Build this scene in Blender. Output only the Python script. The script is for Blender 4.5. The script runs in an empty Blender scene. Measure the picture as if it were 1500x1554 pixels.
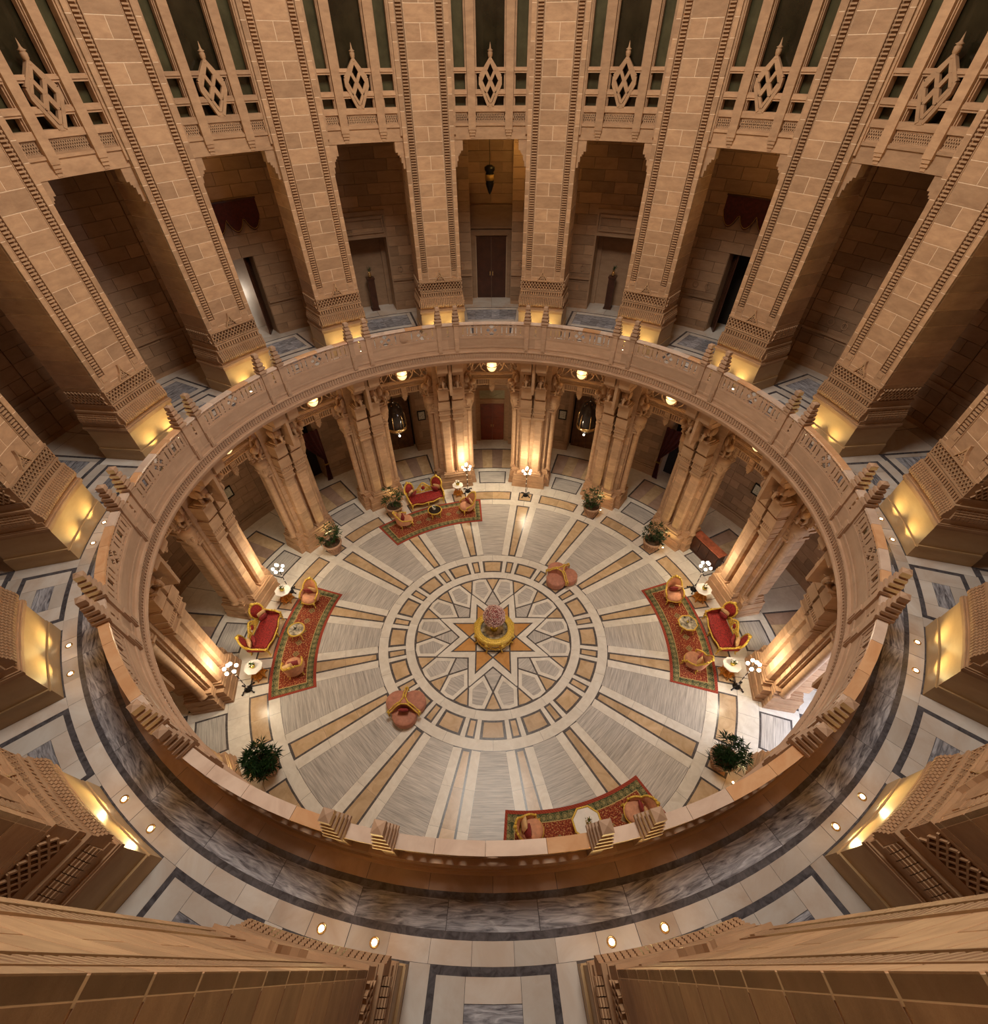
import bpy, math, random
from mathutils import Vector, Matrix
random.seed(11)
D = math.pi / 180
col = bpy.context.scene.collection
scene = bpy.context.scene

# ------------------------------------------------------------------ camera
cam_d = bpy.data.cameras.new('camera'); cam = bpy.data.objects.new('camera', cam_d); col.objects.link(cam)
cam_d.sensor_fit = 'HORIZONTAL'; cam_d.sensor_width = 36.0; cam_d.lens = 16.4485
cam_d.shift_x = 0.001795; cam_d.shift_y = 0.06177; cam_d.clip_start = 0.05; cam_d.clip_end = 200
cr, cu, cf = Vector((0.99998883, -0.00182394, -0.00436105)), Vector((0.00424555, 0.75221829, 0.65890031)), Vector((-0.00207867, 0.65891147, -0.75221763))
m3 = Matrix((cr, cu, -cf)).transposed(); cam.matrix_world = Matrix.Translation((0.02678, -11.76241, 18.0)) @ m3.to_4x4()
scene.camera = cam

# ------------------------------------------------------------------ world, big lights, exposure
w = bpy.data.worlds.new('world'); scene.world = w; w.use_nodes = True
w.node_tree.nodes['Background'].inputs[0].default_value = (1.0, 0.80, 0.62, 1); w.node_tree.nodes['Background'].inputs[1].default_value = 0.05
def area(name, loc, size, power, color, rot=(0, 0, 0), shape='DISK', size_y=None):
    l = bpy.data.lights.new(name, 'AREA'); l.shape = shape; l.size = size; l.energy = power; l.color = color
    if size_y: l.size_y = size_y
    o = bpy.data.objects.new(name, l); o.location = loc; o.rotation_euler = rot; col.objects.link(o); return o
area('dome_light', (0, 0, 26.0), 7.0, 2700, (1.0, 0.93, 0.82))  # soft disc standing in for the unseen dome's light sources
area('daylight_door', (14.9, -6.2, 2.6), 2.2, 520, (0.72, 0.80, 1.0), (90 * D, 0, 112.5 * D - 45 * D), 'RECTANGLE', 3.0)
scene.view_settings.view_transform = 'Standard'; scene.view_settings.look = 'None'
scene.view_settings.exposure = 0.0; scene.view_settings.gamma = 1.0; scene.view_settings.use_curve_mapping = False

# ------------------------------------------------------------------ materials
def nodes_mat(name):
    m = bpy.data.materials.new(name); m.use_nodes = True; nt = m.node_tree
    return m, nt, nt.nodes['Principled BSDF']
def coords(nt, scale=(1, 1, 1), rnd=60.0):
    tc = nt.nodes.new('ShaderNodeTexCoord'); oi = nt.nodes.new('ShaderNodeObjectInfo')
    mu = nt.nodes.new('ShaderNodeMath'); mu.operation = 'MULTIPLY'; mu.inputs[1].default_value = rnd
    nt.links.new(oi.outputs['Random'], mu.inputs[0])
    ad = nt.nodes.new('ShaderNodeVectorMath'); ad.operation = 'ADD'
    nt.links.new(tc.outputs['Object'], ad.inputs[0]); nt.links.new(mu.outputs[0], ad.inputs[1])
    sc = nt.nodes.new('ShaderNodeVectorMath'); sc.operation = 'MULTIPLY'; sc.inputs[1].default_value = scale
    nt.links.new(ad.outputs[0], sc.inputs[0]); return sc.outputs[0], oi.outputs['Random']
def noise(nt, vec, scale, detail=6, rough=.6, dist=0.0):
    n = nt.nodes.new('ShaderNodeTexNoise'); n.inputs['Scale'].default_value = scale; n.inputs['Detail'].default_value = detail
    n.inputs['Roughness'].default_value = rough; n.inputs['Distortion'].default_value = dist
    nt.links.new(vec, n.inputs['Vector']); return n.outputs['Fac']
def ramp(nt, fac, stops):
    r = nt.nodes.new('ShaderNodeValToRGB'); e = r.color_ramp.elements
    e[0].position, e[0].color = stops[0][0], (*stops[0][1], 1); e[1].position, e[1].color = stops[-1][0], (*stops[-1][1], 1)
    for p, c in stops[1:-1]:
        k = e.new(p); k.color = (*c, 1)
    nt.links.new(fac, r.inputs[0]); return r.outputs[0]
def mixc(nt, fac, a, b, mode='MIX'):
    x = nt.nodes.new('ShaderNodeMix'); x.data_type = 'RGBA'; x.blend_type = mode
    for s, v in ((x.inputs[0], fac), (x.inputs[6], a), (x.inputs[7], b)):
        if isinstance(v, (int, float)): s.default_value = v
        elif isinstance(v, tuple): s.default_value = (*v, 1)
        else: nt.links.new(v, s)
    return x.outputs[2]
def bump(nt, bsdf, h, strength=.2, dist=.01):
    b = nt.nodes.new('ShaderNodeBump'); b.inputs['Strength'].default_value = strength; b.inputs['Distance'].default_value = dist
    nt.links.new(h, b.inputs['Height']); nt.links.new(b.outputs[0], bsdf.inputs['Normal'])
def hsv(nt, colr, rnd, amp=.18):
    h = nt.nodes.new('ShaderNodeHueSaturation'); mr = nt.nodes.new('ShaderNodeMapRange')
    mr.inputs['To Min'].default_value = 1 - amp; mr.inputs['To Max'].default_value = 1 + amp
    nt.links.new(rnd, mr.inputs['Value']); nt.links.new(mr.outputs[0], h.inputs['Value']); nt.links.new(colr, h.inputs['Color']); return h.outputs[0]
def stone(name, c0, c1, rough=.75, amp=.12, sc=1.6, bs=.35, stretch=(1, 1, 3)):
    m, nt, b = nodes_mat(name); v, rnd = coords(nt, stretch)
    n = noise(nt, v, sc, 8, .65, .3); c = ramp(nt, n, [(.3, c0), (.7, c1)])
    nt.links.new(hsv(nt, c, rnd, amp), b.inputs['Base Color']); b.inputs['Roughness'].default_value = rough
    n2 = noise(nt, v, 22, 4, .7); bump(nt, b, n2, bs, .006); return m
def marble(name, c0, c1, rough=.22, amp=.08, scale=(1, 1, 1), sc=1.3, dist=1.2, vein=None, veinpos=.5, rnd=60.):
    m, nt, b = nodes_mat(name); v, r = coords(nt, scale, rnd)
    n = noise(nt, v, sc, 9, .62, dist); c = ramp(nt, n, [(.32, c0), (.68, c1)])
    if vein:
        n2 = noise(nt, v, sc * 1.7, 10, .6, dist * 1.5); c2 = ramp(nt, n2, [(veinpos - .03, (0, 0, 0)), (veinpos, (1, 1, 1)), (veinpos + .03, (0, 0, 0))])
        c = mixc(nt, c2, c, vein)
    nt.links.new(hsv(nt, c, r, amp), b.inputs['Base Color']); b.inputs['Roughness'].default_value = rough
    return m
def plain(name, c, rough=.5, metal=0.0, amp=.06, sc=9, bs=.0, spec=.5):
    m, nt, b = nodes_mat(name); v, r = coords(nt)
    n = noise(nt, v, sc, 5, .6); cc = ramp(nt, n, [(.3, tuple(x * (1 - amp * 2) for x in c)), (.7, tuple(min(1, x * (1 + amp * 2)) for x in c))])
    nt.links.new(cc, b.inputs['Base Color']); b.inputs['Roughness'].default_value = rough; b.inputs['Metallic'].default_value = metal
    b.inputs['Specular IOR Level'].default_value = spec
    if bs: bump(nt, b, noise(nt, v, sc * 4, 3, .6), bs, .01)
    return m
def glow(name, c, s):
    m, nt, b = nodes_mat(name); b.inputs['Base Color'].default_value = (*c, 1); b.inputs['Emission Color'].default_value = (*c, 1); b.inputs['Emission Strength'].default_value = s; return m
M = dict(
    sand=stone('sandstone', (.355, .203, .108), (.52, .318, .176), amp=.17, sc=2.2),
    sand2=stone('sandstone_carved', (.355, .204, .108), (.47, .29, .16), bs=.5),
    sandp=stone('sandstone_parapet', (.38, .238, .150), (.475, .31, .20), rough=.6),
    polished=stone('polished_sandstone', (.42, .27, .13), (.50, .33, .165), rough=.48, bs=.12),
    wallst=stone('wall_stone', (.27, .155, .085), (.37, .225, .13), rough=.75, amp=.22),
    mortar=plain('pale_mortar', (.80, .60, .40), .9),
    wmort=plain('wall_mortar', (.46, .30, .18), .9),
    dark=marble('dark_slate', (.055, .048, .045), (.13, .115, .11), .25, .1, sc=5),
    white=marble('white_marble', (.66, .60, .50), (.80, .75, .65), .34, .05, sc=2.2),
    grey=marble('grey_striped_marble', (.30, .275, .245), (.66, .61, .54), .36, .07, (.7, 15, 1), 1.6, .25),
    tan=marble('tan_marble', (.46, .31, .16), (.64, .46, .28), .26, .12, sc=1.6),
    amber=marble('amber_marble', (.48, .22, .06), (.60, .31, .10), .24, .06, sc=2),
    gwhite=marble('gallery_white_marble', (.50, .39, .31), (.66, .62, .57), .24, .16, (1, 1, 1), .7, .8),
    ggrey=marble('gallery_grey_marble', (.055, .05, .062), (.50, .49, .52), .24, .25, (.9, 6, 1), 2.4, 1.1),
    gpink=marble('gallery_pink_marble', (.33, .215, .15), (.45, .31, .23), .2, .12),
    gdark=marble('gallery_dark_marble', (.05, .045, .05), (.14, .13, .14), .14, .2, sc=6),
    copa=marble('coping_cream_marble', (.60, .44, .34), (.76, .60, .48), .22, .08),
    copb=marble('coping_orange_marble', (.62, .32, .15), (.74, .45, .25), .22, .08),
    gold=plain('gilt', (.86, .47, .07), .40, .28, .25, 26, .6),
    goldw=plain('gilt_wood', (.62, .27, .045), .38, .45, .2, 12, .2),
    red=plain('red_velvet', (.26, .014, .010), .75, 0, .45, 26, .2),
    peach=plain('peach_velvet', (.62, .285, .15), .7, 0, .08, 8, .1),
    ottm=plain('terracotta_velvet', (.47, .20, .125), .75, 0, .1, 6, .1),
    plum=plain('plum_silk', (.26, .035, .035), .5, 0, .12, 14),
    cream=plain('cream_silk', (.75, .50, .24), .45, 0, .05, 10),
    topm=plain('white_marble_top', (.86, .82, .75), .2, 0, .03, 5),
    blackgl=plain('smoky_glass', (.03, .022, .018), .08, 0, .1, 6),
    iron=plain('wrought_iron', (.02, .018, .016), .4, .6, .1, 8),
    crystal=plain('crystal_knop', (.85, .82, .75), .1, 0, .05, 5),
    pot=plain('terracotta_stone', (.47, .28, .17), .75, 0, .1, 14, .4),
    soil=plain('soil', (.10, .055, .03), .95, 0, .2, 20, .5),
    leaf=plain('leaf_green', (.035, .085, .018), .45, 0, .35, 12),
    leaf2=plain('leaf_dark_green', (.018, .05, .012), .45, 0, .35, 12),
    pink=plain('pink_petals', (1.0, .44, .36), .7, 0, .32, 9),
    pinkd=plain('deep_pink_petals', (.30, .05, .045), .8, 0, .4, 30),
    petalw=plain('white_petals', (.85, .78, .68), .6, 0, .08, 20),
    vase=plain('gilt_vase', (.62, .46, .07), .22, .7, .12, 8),
    doorr=plain('red_brown_door', (.23, .045, .014), .4, 0, .12, 3),
    doord=plain('dark_brown_door', (.055, .018, .009), .35, 0, .15, 3),
    tymp=plain('pale_green_plaster', (.42, .38, .22), .6, 0, .06, 5),
    pane=plain('painted_unlit_pane', (.022, .017, .008), .12, 0, .25, 1.5),  # pane: opaque near-black colour stands for the unlit room behind the glass
    opane=plain('olive_window_glass', (.065, .058, .028), .2, 0, .2, 1.5), doorm=plain('carved_wood_door', (.16, .075, .03), .45, 0, .2, 4, .3),
    void=plain('painted_unlit_room', (.02, .014, .01), .9),  # near-black paint for the unlit rooms behind openings
    silver=plain('mirror_plate', (.40, .36, .27), .15, .15, .6, 5),
    maroon=plain('maroon_drape', (.07, .008, .006), .8, 0, .2, 10, .2),
    drape=plain('ochre_drape', (.36, .21, .05), .8, 0, .15, 6, .2),
    console=plain('mahogany', (.36, .10, .05), .35, 0, .18, 5),
    paper=plain('picture_paper', (.45, .40, .30), .6, 0, .3, 18),
    brass=plain('brass', (.85, .58, .25), .25, .9, .05, 8),
    bulb=glow('warm_bulb', (1.0, .80, .50), 14), globe=glow('lit_globe', (1.0, .86, .66), 9), bowl=glow('boss_glow', (1.0, .72, .34), 1.3),  # bowl: emission put on stone bosses that are only lit from above
)
def rug_mat():
    m, nt, b = nodes_mat('persian_rug_weave'); tc = nt.nodes.new('ShaderNodeTexCoord'); sx = nt.nodes.new('ShaderNodeSeparateXYZ'); nt.links.new(tc.outputs['Object'], sx.inputs[0])
    def mt(op, a, bb=None, c=None):
        n = nt.nodes.new('ShaderNodeMath'); n.operation = op
        for i, v in enumerate((a, bb, c)):
            if v is None: continue
            if isinstance(v, (int, float)): n.inputs[i].default_value = v
            else: nt.links.new(v, n.inputs[i])
        return n.outputs[0]
    X, Y = sx.outputs[0], sx.outputs[1]
    r = mt('SQRT', mt('ADD', mt('MULTIPLY', X, X), mt('MULTIPLY', Y, Y))); an = mt('MULTIPLY', mt('ARCTAN2', X, Y), 9.1)
    u = mt('SUBTRACT', 1.0 - .03, mt('ABSOLUTE', mt('SUBTRACT', r, 9.08)))      # distance in from the curved edges, +
    v = mt('SUBTRACT', 2.93, mt('ABSOLUTE', an)); d = mt('MINIMUM', u, v)
    cb = nt.nodes.new('ShaderNodeCombineXYZ'); nt.links.new(an, cb.inputs[0]); nt.links.new(r, cb.inputs[1])
    def vor(sc, rnd=1.0):
        n = nt.nodes.new('ShaderNodeTexVoronoi'); n.inputs['Scale'].default_value = sc; n.inputs['Randomness'].default_value = rnd; nt.links.new(cb.outputs[0], n.inputs['Vector']); return n.outputs['Distance'], n.outputs['Color']
    d1, c1 = vor(9.0); d2, c2 = vor(3.6, .15); nz = noise(nt, cb.outputs[0], 17, 3, .7)
    field = ramp(nt, nz, [(.38, (.11, .012, .007)), (.5, (.25, .035, .014)), (.57, (.36, .085, .025)), (.64, (.50, .34, .13))])
    flor = ramp(nt, d1, [(.12, (1, 1, 1)), (.2, (0, 0, 0))]); field = mixc(nt, flor, field, (.55, .38, .15))
    # lozenges down the middle
    lz = mt('ADD', mt('ABSOLUTE', mt('SUBTRACT', mt('FRACT', mt('DIVIDE', an, .62)), .5)), mt('MULTIPLY', mt('ABSOLUTE', mt('SUBTRACT', mt('FRACT', mt('DIVIDE', mt('SUBTRACT', r, 8.77), .62)), .5)), 1.0))
    lm = ramp(nt, lz, [(.10, (.30, .22, .08)), (.17, (.09, .085, .035)), (.26, (.45, .33, .14)), (.30, (0, 0, 0))])
    lk = ramp(nt, lz, [(.285, (1, 1, 1)), (.30, (0, 0, 0))]); inn = mt('LESS_THAN', mt('ABSOLUTE', mt('SUBTRACT', r, 9.08)), .33)
    inn = mt('MULTIPLY', inn, mt('LESS_THAN', mt('ABSOLUTE', an), 1.9)); field = mixc(nt, mt('MULTIPLY', mt('MULTIPLY', lk, inn), .75), field, lm)
    ring = ramp(nt, d2, [(.22, (.28, .24, .10)), (.30, (.055, .065, .028)), (.42, (.22, .19, .08)), (.5, (.045, .058, .022))])
    border = mixc(nt, ramp(nt, nz, [(.55, (0, 0, 0)), (.6, (1, 1, 1))]), ring, (.28, .22, .08))
    edge = mixc(nt, mt('GREATER_THAN', mt('FRACT', mt('MULTIPLY', mt('ADD', an, r), 9)), .8), (.30, .035, .018), (.34, .10, .04))
    c = mixc(nt, mt('GREATER_THAN', d, .095), edge, border); c = mixc(nt, mt('GREATER_THAN', d, .36), c, (.50, .36, .14)); c = mixc(nt, mt('GREATER_THAN', d, .39), c, field)
    nt.links.new(c, b.inputs['Base Color']); b.inputs['Roughness'].default_value = .95; return m
M['rug'] = rug_mat()

# ------------------------------------------------------------------ mesh helpers
class MB:
    def __init__(s): s.v = []; s.f = []; s.sm = []
    def add(s, vs, fs, smooth=False):
        b = len(s.v); s.v += [tuple(v) for v in vs]; s.f += [tuple(b + i for i in f) for f in fs]; s.sm += [smooth] * len(fs); return s
    def mesh(s, name, mat):
        m = bpy.data.meshes.new(name); m.from_pydata(s.v, [], s.f); m.materials.append(M[mat] if isinstance(mat, str) else mat)
        m.polygons.foreach_set('use_smooth', s.sm); m.update(); return m
    def wedge(s, r0, r1, a0, a1, z0, z1, n=None):
        n = n or max(1, math.ceil(abs(a1 - a0) / 3.0)); vs = []; fs = []
        for i in range(n + 1):
            a = (a0 + (a1 - a0) * i / n) * D; sn, cs = math.sin(a), math.cos(a)
            vs += [(r0 * sn, r0 * cs, z0), (r1 * sn, r1 * cs, z0), (r1 * sn, r1 * cs, z1), (r0 * sn, r0 * cs, z1)]
        for i in range(n):
            b = 4 * i
            for k in range(4): fs.append((b + k, b + 4 + k, b + 4 + (k + 1) % 4, b + (k + 1) % 4))
        if n * (a1 - a0) < 350 * n: fs += [(0, 1, 2, 3), (4 * n + 3, 4 * n + 2, 4 * n + 1, 4 * n)]
        return s.add(vs, fs)
    def prism(s, p, z0, z1):
        n = len(p); A = sum(p[i][0] * p[(i + 1) % n][1] - p[(i + 1) % n][0] * p[i][1] for i in range(n))
        if A < 0: p = p[::-1]
        vs = [(x, y, z0) for x, y in p] + [(x, y, z1) for x, y in p]
        return s.add(vs, [tuple(range(n))[::-1], tuple(range(n, 2 * n))] + [(i, (i + 1) % n, n + (i + 1) % n, n + i) for i in range(n)])
    def ringpoly(s, po, pi, z0, z1):
        n = len(po); vs = [(x, y, z0) for x, y in po + pi] + [(x, y, z1) for x, y in po + pi]; fs = []
        for i in range(n):
            j = (i + 1) % n
            fs += [(2 * n + i, 2 * n + j, 3 * n + j, 3 * n + i), (i, j, 2 * n + j, 2 * n + i), (n + j, n + i, 3 * n + i, 3 * n + j)]
        return s.add(vs, fs)
    def box(s, c, d, rz=0.0, tilt=None):
        x, y, z = d[0] / 2, d[1] / 2, d[2] / 2
        R = Matrix.Rotation(rz, 3, 'Z')
        if tilt is not None: R = R @ tilt
        vs = [Vector(c) + R @ Vector((i * x, j * y, k * z)) for i in (-1, 1) for j in (-1, 1) for k in (-1, 1)]
        return s.add(vs, [(0, 1, 3, 2), (4, 6, 7, 5), (0, 4, 5, 1), (2, 3, 7, 6), (0, 2, 6, 4), (1, 5, 7, 3)])
    def bar(s, p0, p1, nrm, w, t):
        p0, p1, nrm = Vector(p0), Vector(p1), Vector(nrm).normalized(); d = (p1 - p0).normalized(); u = d.cross(nrm).normalized() * w / 2; q = nrm * t / 2
        vs = [p + a * u + b * q for p in (p0, p1) for a in (-1, 1) for b in (-1, 1)]
        return s.add(vs, [(0, 1, 3, 2), (4, 6, 7, 5), (0, 4, 5, 1), (2, 3, 7, 6), (0, 2, 6, 4), (1, 5, 7, 3)])
    def lathe(s, prof, n=16, c=(0, 0, 0), smooth=True, sx=1, sy=1, caps=True):
        vs = []; fs = []; k = len(prof)
        for i in range(n):
            a = 2 * math.pi * i / n
            vs += [(c[0] + r * math.cos(a) * sx, c[1] + r * math.sin(a) * sy, c[2] + z) for r, z in prof]
        for i in range(n):
            j = (i + 1) % n
            for q in range(k - 1): fs.append((i * k + q, j * k + q, j * k + q + 1, i * k + q + 1))
        b = len(vs); 
        if caps and prof[0][0] > 1e-6: fs.append(tuple(i * k for i in range(n))[::-1])
        if caps and prof[-1][0] > 1e-6: fs.append(tuple(i * k + k - 1 for i in range(n)))
        return s.add(vs, fs, smooth)
    def tube(s, pts, rad, n=6, closed=False):
        pts = [Vector(p) for p in pts]; k = len(pts); rad = rad if isinstance(rad, (list, tuple)) else [rad] * k; vs = []; fs = []; prev = None
        for i, p in enumerate(pts):
            t = (pts[(i + 1) % k] - pts[i - 1]) if closed else (pts[min(i + 1, k - 1)] - pts[max(i - 1, 0)])
            t = t.normalized() if t.length > 1e-9 else Vector((0, 0, 1))
            u = (prev - t * prev.dot(t)) if prev is not None else t.cross(Vector((0, 0, 1)) if abs(t.z) < .9 else Vector((1, 0, 0)))
            u.normalize(); prev = u; w_ = t.cross(u)
            vs += [p + (u * math.cos(2 * math.pi * q / n) + w_ * math.sin(2 * math.pi * q / n)) * rad[i] for q in range(n)]
        for i in range(k if closed else k - 1):
            j = (i + 1) % k
            for q in range(n): fs.append((i * n + q, i * n + (q + 1) % n, j * n + (q + 1) % n, j * n + q))
        if not closed: fs += [tuple(range(n))[::-1], tuple((k - 1) * n + q for q in range(n))]
        return s.add(vs, fs, True)
    def ball(s, c, r, nu=8, nv=6, R=None):
        r = r if isinstance(r, (tuple, list)) else (r, r, r); vs = []; fs = []; c = Vector(c)
        for j in range(nv + 1):
            th = math.pi * j / nv
            for i in range(nu):
                ph = 2 * math.pi * i / nu; p = Vector((r[0] * math.sin(th) * math.cos(ph), r[1] * math.sin(th) * math.sin(ph), r[2] * math.cos(th)))
                vs.append(c + (R @ p if R else p))
        for j in range(nv):
            for i in range(nu): fs.append((j * nu + i, (j + 1) * nu + i, (j + 1) * nu + (i + 1) % nu, j * nu + (i + 1) % nu))
        return s.add(vs, fs, True)
    def cushion(s, c, d, R=None, n=6, p=.35):
        x, y, z = d[0] / 2, d[1] / 2, d[2] / 2; vs = []; fs = []; c = Vector(c)
        for sg in (1, -1):
            b = len(vs)
            for i in range(n + 1):
                for j in range(n + 1):
                    u, v = 2 * i / n - 1, 2 * j / n - 1; h = ((1 - u ** 4) * (1 - v ** 4)) ** p
                    q = Vector((u * x * (1 - .06 * v * v * 0), v * y, sg * z * h)); vs.append(c + (R @ q if R else q))
            for i in range(n):
                for j in range(n):
                    a = b + i * (n + 1) + j; f = (a, a + n + 1, a + n + 2, a + 1); fs.append(f if sg > 0 else f[::-1])
        return s.add(vs, fs, True)
def P(r, a, z=0.0): return Vector((r * math.sin(a * D), r * math.cos(a * D), z))
def sbar(mb, r, a0, z0, a1, z1, w_=.03, t=.03):
    am = (a0 + a1) / 2; return mb.bar(P(r, a0, z0), P(r, a1, z1), P(1, am), w_, t)
def inset(p, d):
    n = len(p); A = sum(p[i][0] * p[(i + 1) % n][1] - p[(i + 1) % n][0] * p[i][1] for i in range(n)); sg = 1 if A > 0 else -1; out = []
    for i in range(n):
        p0, p1, p2 = Vector(p[i - 1]), Vector(p[i]), Vector(p[(i + 1) % n]); e1 = (p1 - p0).normalized(); e2 = (p2 - p1).normalized()
        n1 = Vector((-e1.y, e1.x)) * sg; n2 = Vector((-e2.y, e2.x)) * sg; b = n1 + n2
        if b.length < 1e-6: b = n1
        b = b / max(.25, b.length_squared / 2) * 1.0; out.append(tuple(p1 + b * d / 1.0))
    return out
def pp(*ra): return [(r * math.sin(a * D), r * math.cos(a * D)) for r, a in ra]
def spp(*ra): return pp(*ra)

# ------------------------------------------------------------------ object helpers
def obj(name, me, parent=None, loc=(0, 0, 0), rz=0.0, label=None, kind=None):
    o = bpy.data.objects.new(name, me); col.objects.link(o); o.location = loc; o.rotation_euler = (0, 0, rz)
    if parent: o.parent = parent
    if label: o['label'] = label
    if kind: o['kind'] = kind
    return o
def thing(name, label, cat, loc=(0, 0, 0), rz=0.0, group=None, me=None, kind=None):
    o = bpy.data.objects.new(name, me); col.objects.link(o); o.location = loc; o.rotation_euler = (0, 0, rz)
    if label: o['label'] = label
    if cat: o['category'] = cat
    if group: o['group'] = group
    if kind: o['kind'] = kind
    return o
# template: list of (name, mesh, loc, rz, props, children)
def T(name, me, loc=(0, 0, 0), rz=0.0, ch=(), **props): return (name, me, loc, rz, props, ch)
def grow(root, tpl, off=(0, 0, 0)):
    for name, me, loc, rz, props, ch in tpl:
        o = obj(name, me, root, tuple(loc[i] + off[i] for i in range(3)), rz)
        for k, v in props.items(): o[k] = v
        if ch: grow(o, ch)
ORD = ['first', 'second', 'third', 'fourth', 'fifth', 'sixth', 'seventh', 'eighth']
def pside(k): return (ORD[k], 'right') if k < 8 else (ORD[15 - k], 'left')
def where_pier(k):
    o, s = pside(k); return '%s on the %s of the central doors' % (o, s)
def where_bay(k):
    if k == 0: return 'facing the viewer at the central doors'
    if k == 8: return 'directly below the viewer'
    return ('%s to the right of the central doors' % ORD[k - 1]) if k < 8 else ('%s to the left of the central doors' % ORD[15 - k])

# ------------------------------------------------------------------ lower floor mosaic
TH = .03
def build_floor():
    base = MB().wedge(.001, 17.6, 0, 360, -.25, -.004, 96).mesh('floor', 'dark'); fl = thing('floor', 'dark marble bed of the lower hall floor', None, me=base, kind='structure')
    def pw(name, r0, r1, a0, a1, mat): return MB().wedge(r0, r1, a0, a1, -TH, 0).mesh(name, mat)
    def pg(name, poly, mat, ins=.025): return MB().prism(inset(poly, ins), -TH, 0).mesh(name, mat)
    # star (drawn about the axis of bay 0; tips lie on odd bays)
    tip = [(2.04, 0), (1.104, 22.5), (.845, 0), (1.104, -22.5)]
    m_or = pg('tan_slab', pp(*tip), 'amber', .036); m_in = pg('white_slab', pp((1.104, 22.5), (.845, 0), (.845, 45)), 'white', .036)
    m_oct = pg('white_slab', pp(*[(.845, 45 * i) for i in range(8)]), 'white', .036)
    m_bl = pg('white_slab', pp((2.80, 0), (1.60, 22.5), (1.104, 22.5), (2.04, 0)), 'white', .034)
    m_br = pg('white_slab', pp((2.80, 0), (1.60, -22.5), (1.104, -22.5), (2.04, 0)), 'white', .034)
    so = inset(pp(*[((2.80, 1.60)[i % 2], 22.5 * i) for i in range(16)]), .034); si = inset(pp(*[((2.04, 1.104)[i % 2], 22.5 * i) for i in range(16)]), -.03)
    obj('white_band', MB().ringpoly(so, si, -TH - .002, -.0015).mesh('white_band', 'white'), fl, rz=22.5 * D)
    m_gq = pg('grey_slab', pp((1.60, 0), (2.0, 11.25), (2.80, 0), (2.0, -11.25)), 'grey', .036)
    kite = pp((2.0, 0), (2.80, 11.25), (3.62, 5.9), (3.66, 0), (3.62, -5.9), (2.80, -11.25)); ko, ki, kj = inset(kite, .036), inset(kite, .19), inset(kite, .195)
    m_kf = MB().ringpoly(ko, ki, -TH, 0).mesh('white_slab', 'white'); m_kg = MB().prism(kj, -TH, 0).mesh('grey_slab', 'grey')
    m_tr = pg('tan_slab', pp((2.80, 0), (3.60, 5.3), (3.62, 0), (3.60, -5.3)), 'tan', .036)
    obj('white_slab', m_oct, fl, rz=22.5 * D)
    for i in range(8):
        a = -(22.5 + 45 * i) * D
        for n, m in (('tan_slab', m_or), ('white_slab', m_in), ('white_slab', m_bl), ('white_slab', m_br)): obj(n, m, fl, rz=a)
        obj('grey_slab', m_gq, fl, rz=-45 * i * D)
    R1 = pw('white_slab', 3.68, 4.075, -11.2, 11.2, 'white'); L1 = pw('tan_slab', 4.165, 4.79, -5.15, 5.15, 'tan'); S1 = pw('tan_slab', 4.16, 4.80, -1.4, 1.4, 'tan')
    G = .05
    W1a = [pw('white_slab', 4.08, 4.885, 2.33, 4.7, 'white'), pw('white_slab', 4.08, 4.885, -4.7, -2.33, 'white')]
    R2 = pw('white_slab', 4.89, 5.32, -11.2, 11.2, 'white'); 
    def strip(r0, r1, h0, h1, s, w0, w1, name, mat, g=.004):   # quad strip beside the spoke, offsets in metres
        p = [(s * h0, r0), (s * h1, r1), (s * w1, r1), (s * w0, r0)]; return MB().prism(p, -TH, 0).mesh(name, mat)
    cuts = [5.34, 6.8, 8.2, 9.60]; spk = []; stp = []; wed = []
    hw = lambda r: .2 + (r - 5.33) / (9.61 - 5.33) * .2; ow = lambda r: .555 + (r - 5.33) / 4.28 * .26
    for i in range(3):
        r0, r1 = cuts[i] + .003, cuts[i + 1] - .003; a, b = (r0 + (.09 if i == 0 else 0)), (r1 - (.09 if i == 2 else 0))
        spk.append(MB().prism([(-hw(a) + .085, a), (hw(a) - .085, a), (hw(b) - .085, b), (-hw(b) + .085, b)], -TH, 0).mesh('tan_slab', 'tan'))
        for s in (-1, 1): stp.append(strip(r0, r1, hw(r0), hw(r1), s, ow(r0), ow(r1), 'white_slab', 'white'))
    for i in range(4):
        r0, r1 = 5.335 + 4.26 * i / 4 + .002, 5.335 + 4.26 * (i + 1) / 4 - .002; mb = MB(); n = 6
        h0, h1 = 11.25 - math.asin(ow(r0) / r0) / D - .05, 11.25 - math.asin(ow(r1) / r1) / D - .05
        po = [P(r0, -h0 + 2 * h0 * q / n).xy[:] for q in range(n + 1)] + [P(r1, h1 - 2 * h1 * q / n).xy[:] for q in range(n + 1)]
        wed.append(mb.prism(po, -TH, 0).mesh('grey_slab', 'grey'))
    R3 = [pw('white_slab', 9.61, 10.065, -11.2, -.03, 'white'), pw('white_slab', 9.61, 10.065, .03, 11.2, 'white')]
    O1 = [pw('tan_slab', 10.14, 10.79, -5.95, -.02, 'tan'), pw('tan_slab', 10.14, 10.79, .02, 5.95, 'tan')]
    SQ = pw('tan_slab', 10.15, 10.78, -1.9, 1.9, 'tan'); W3 = [pw('white_slab', 10.07, 10.86, 2.33, 4.87, 'white'), pw('white_slab', 10.07, 10.86, -4.87, -2.33, 'white')]
    R4 = [pw('white_slab', 10.87, 11.69, a, a + 4.44, 'white') for a in (-11.2, -6.72, -2.24, 2.24, 6.72)]
    GP = pw('grey_slab', 11.78, 12.88, -3.7, 3.7, 'grey')
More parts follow.
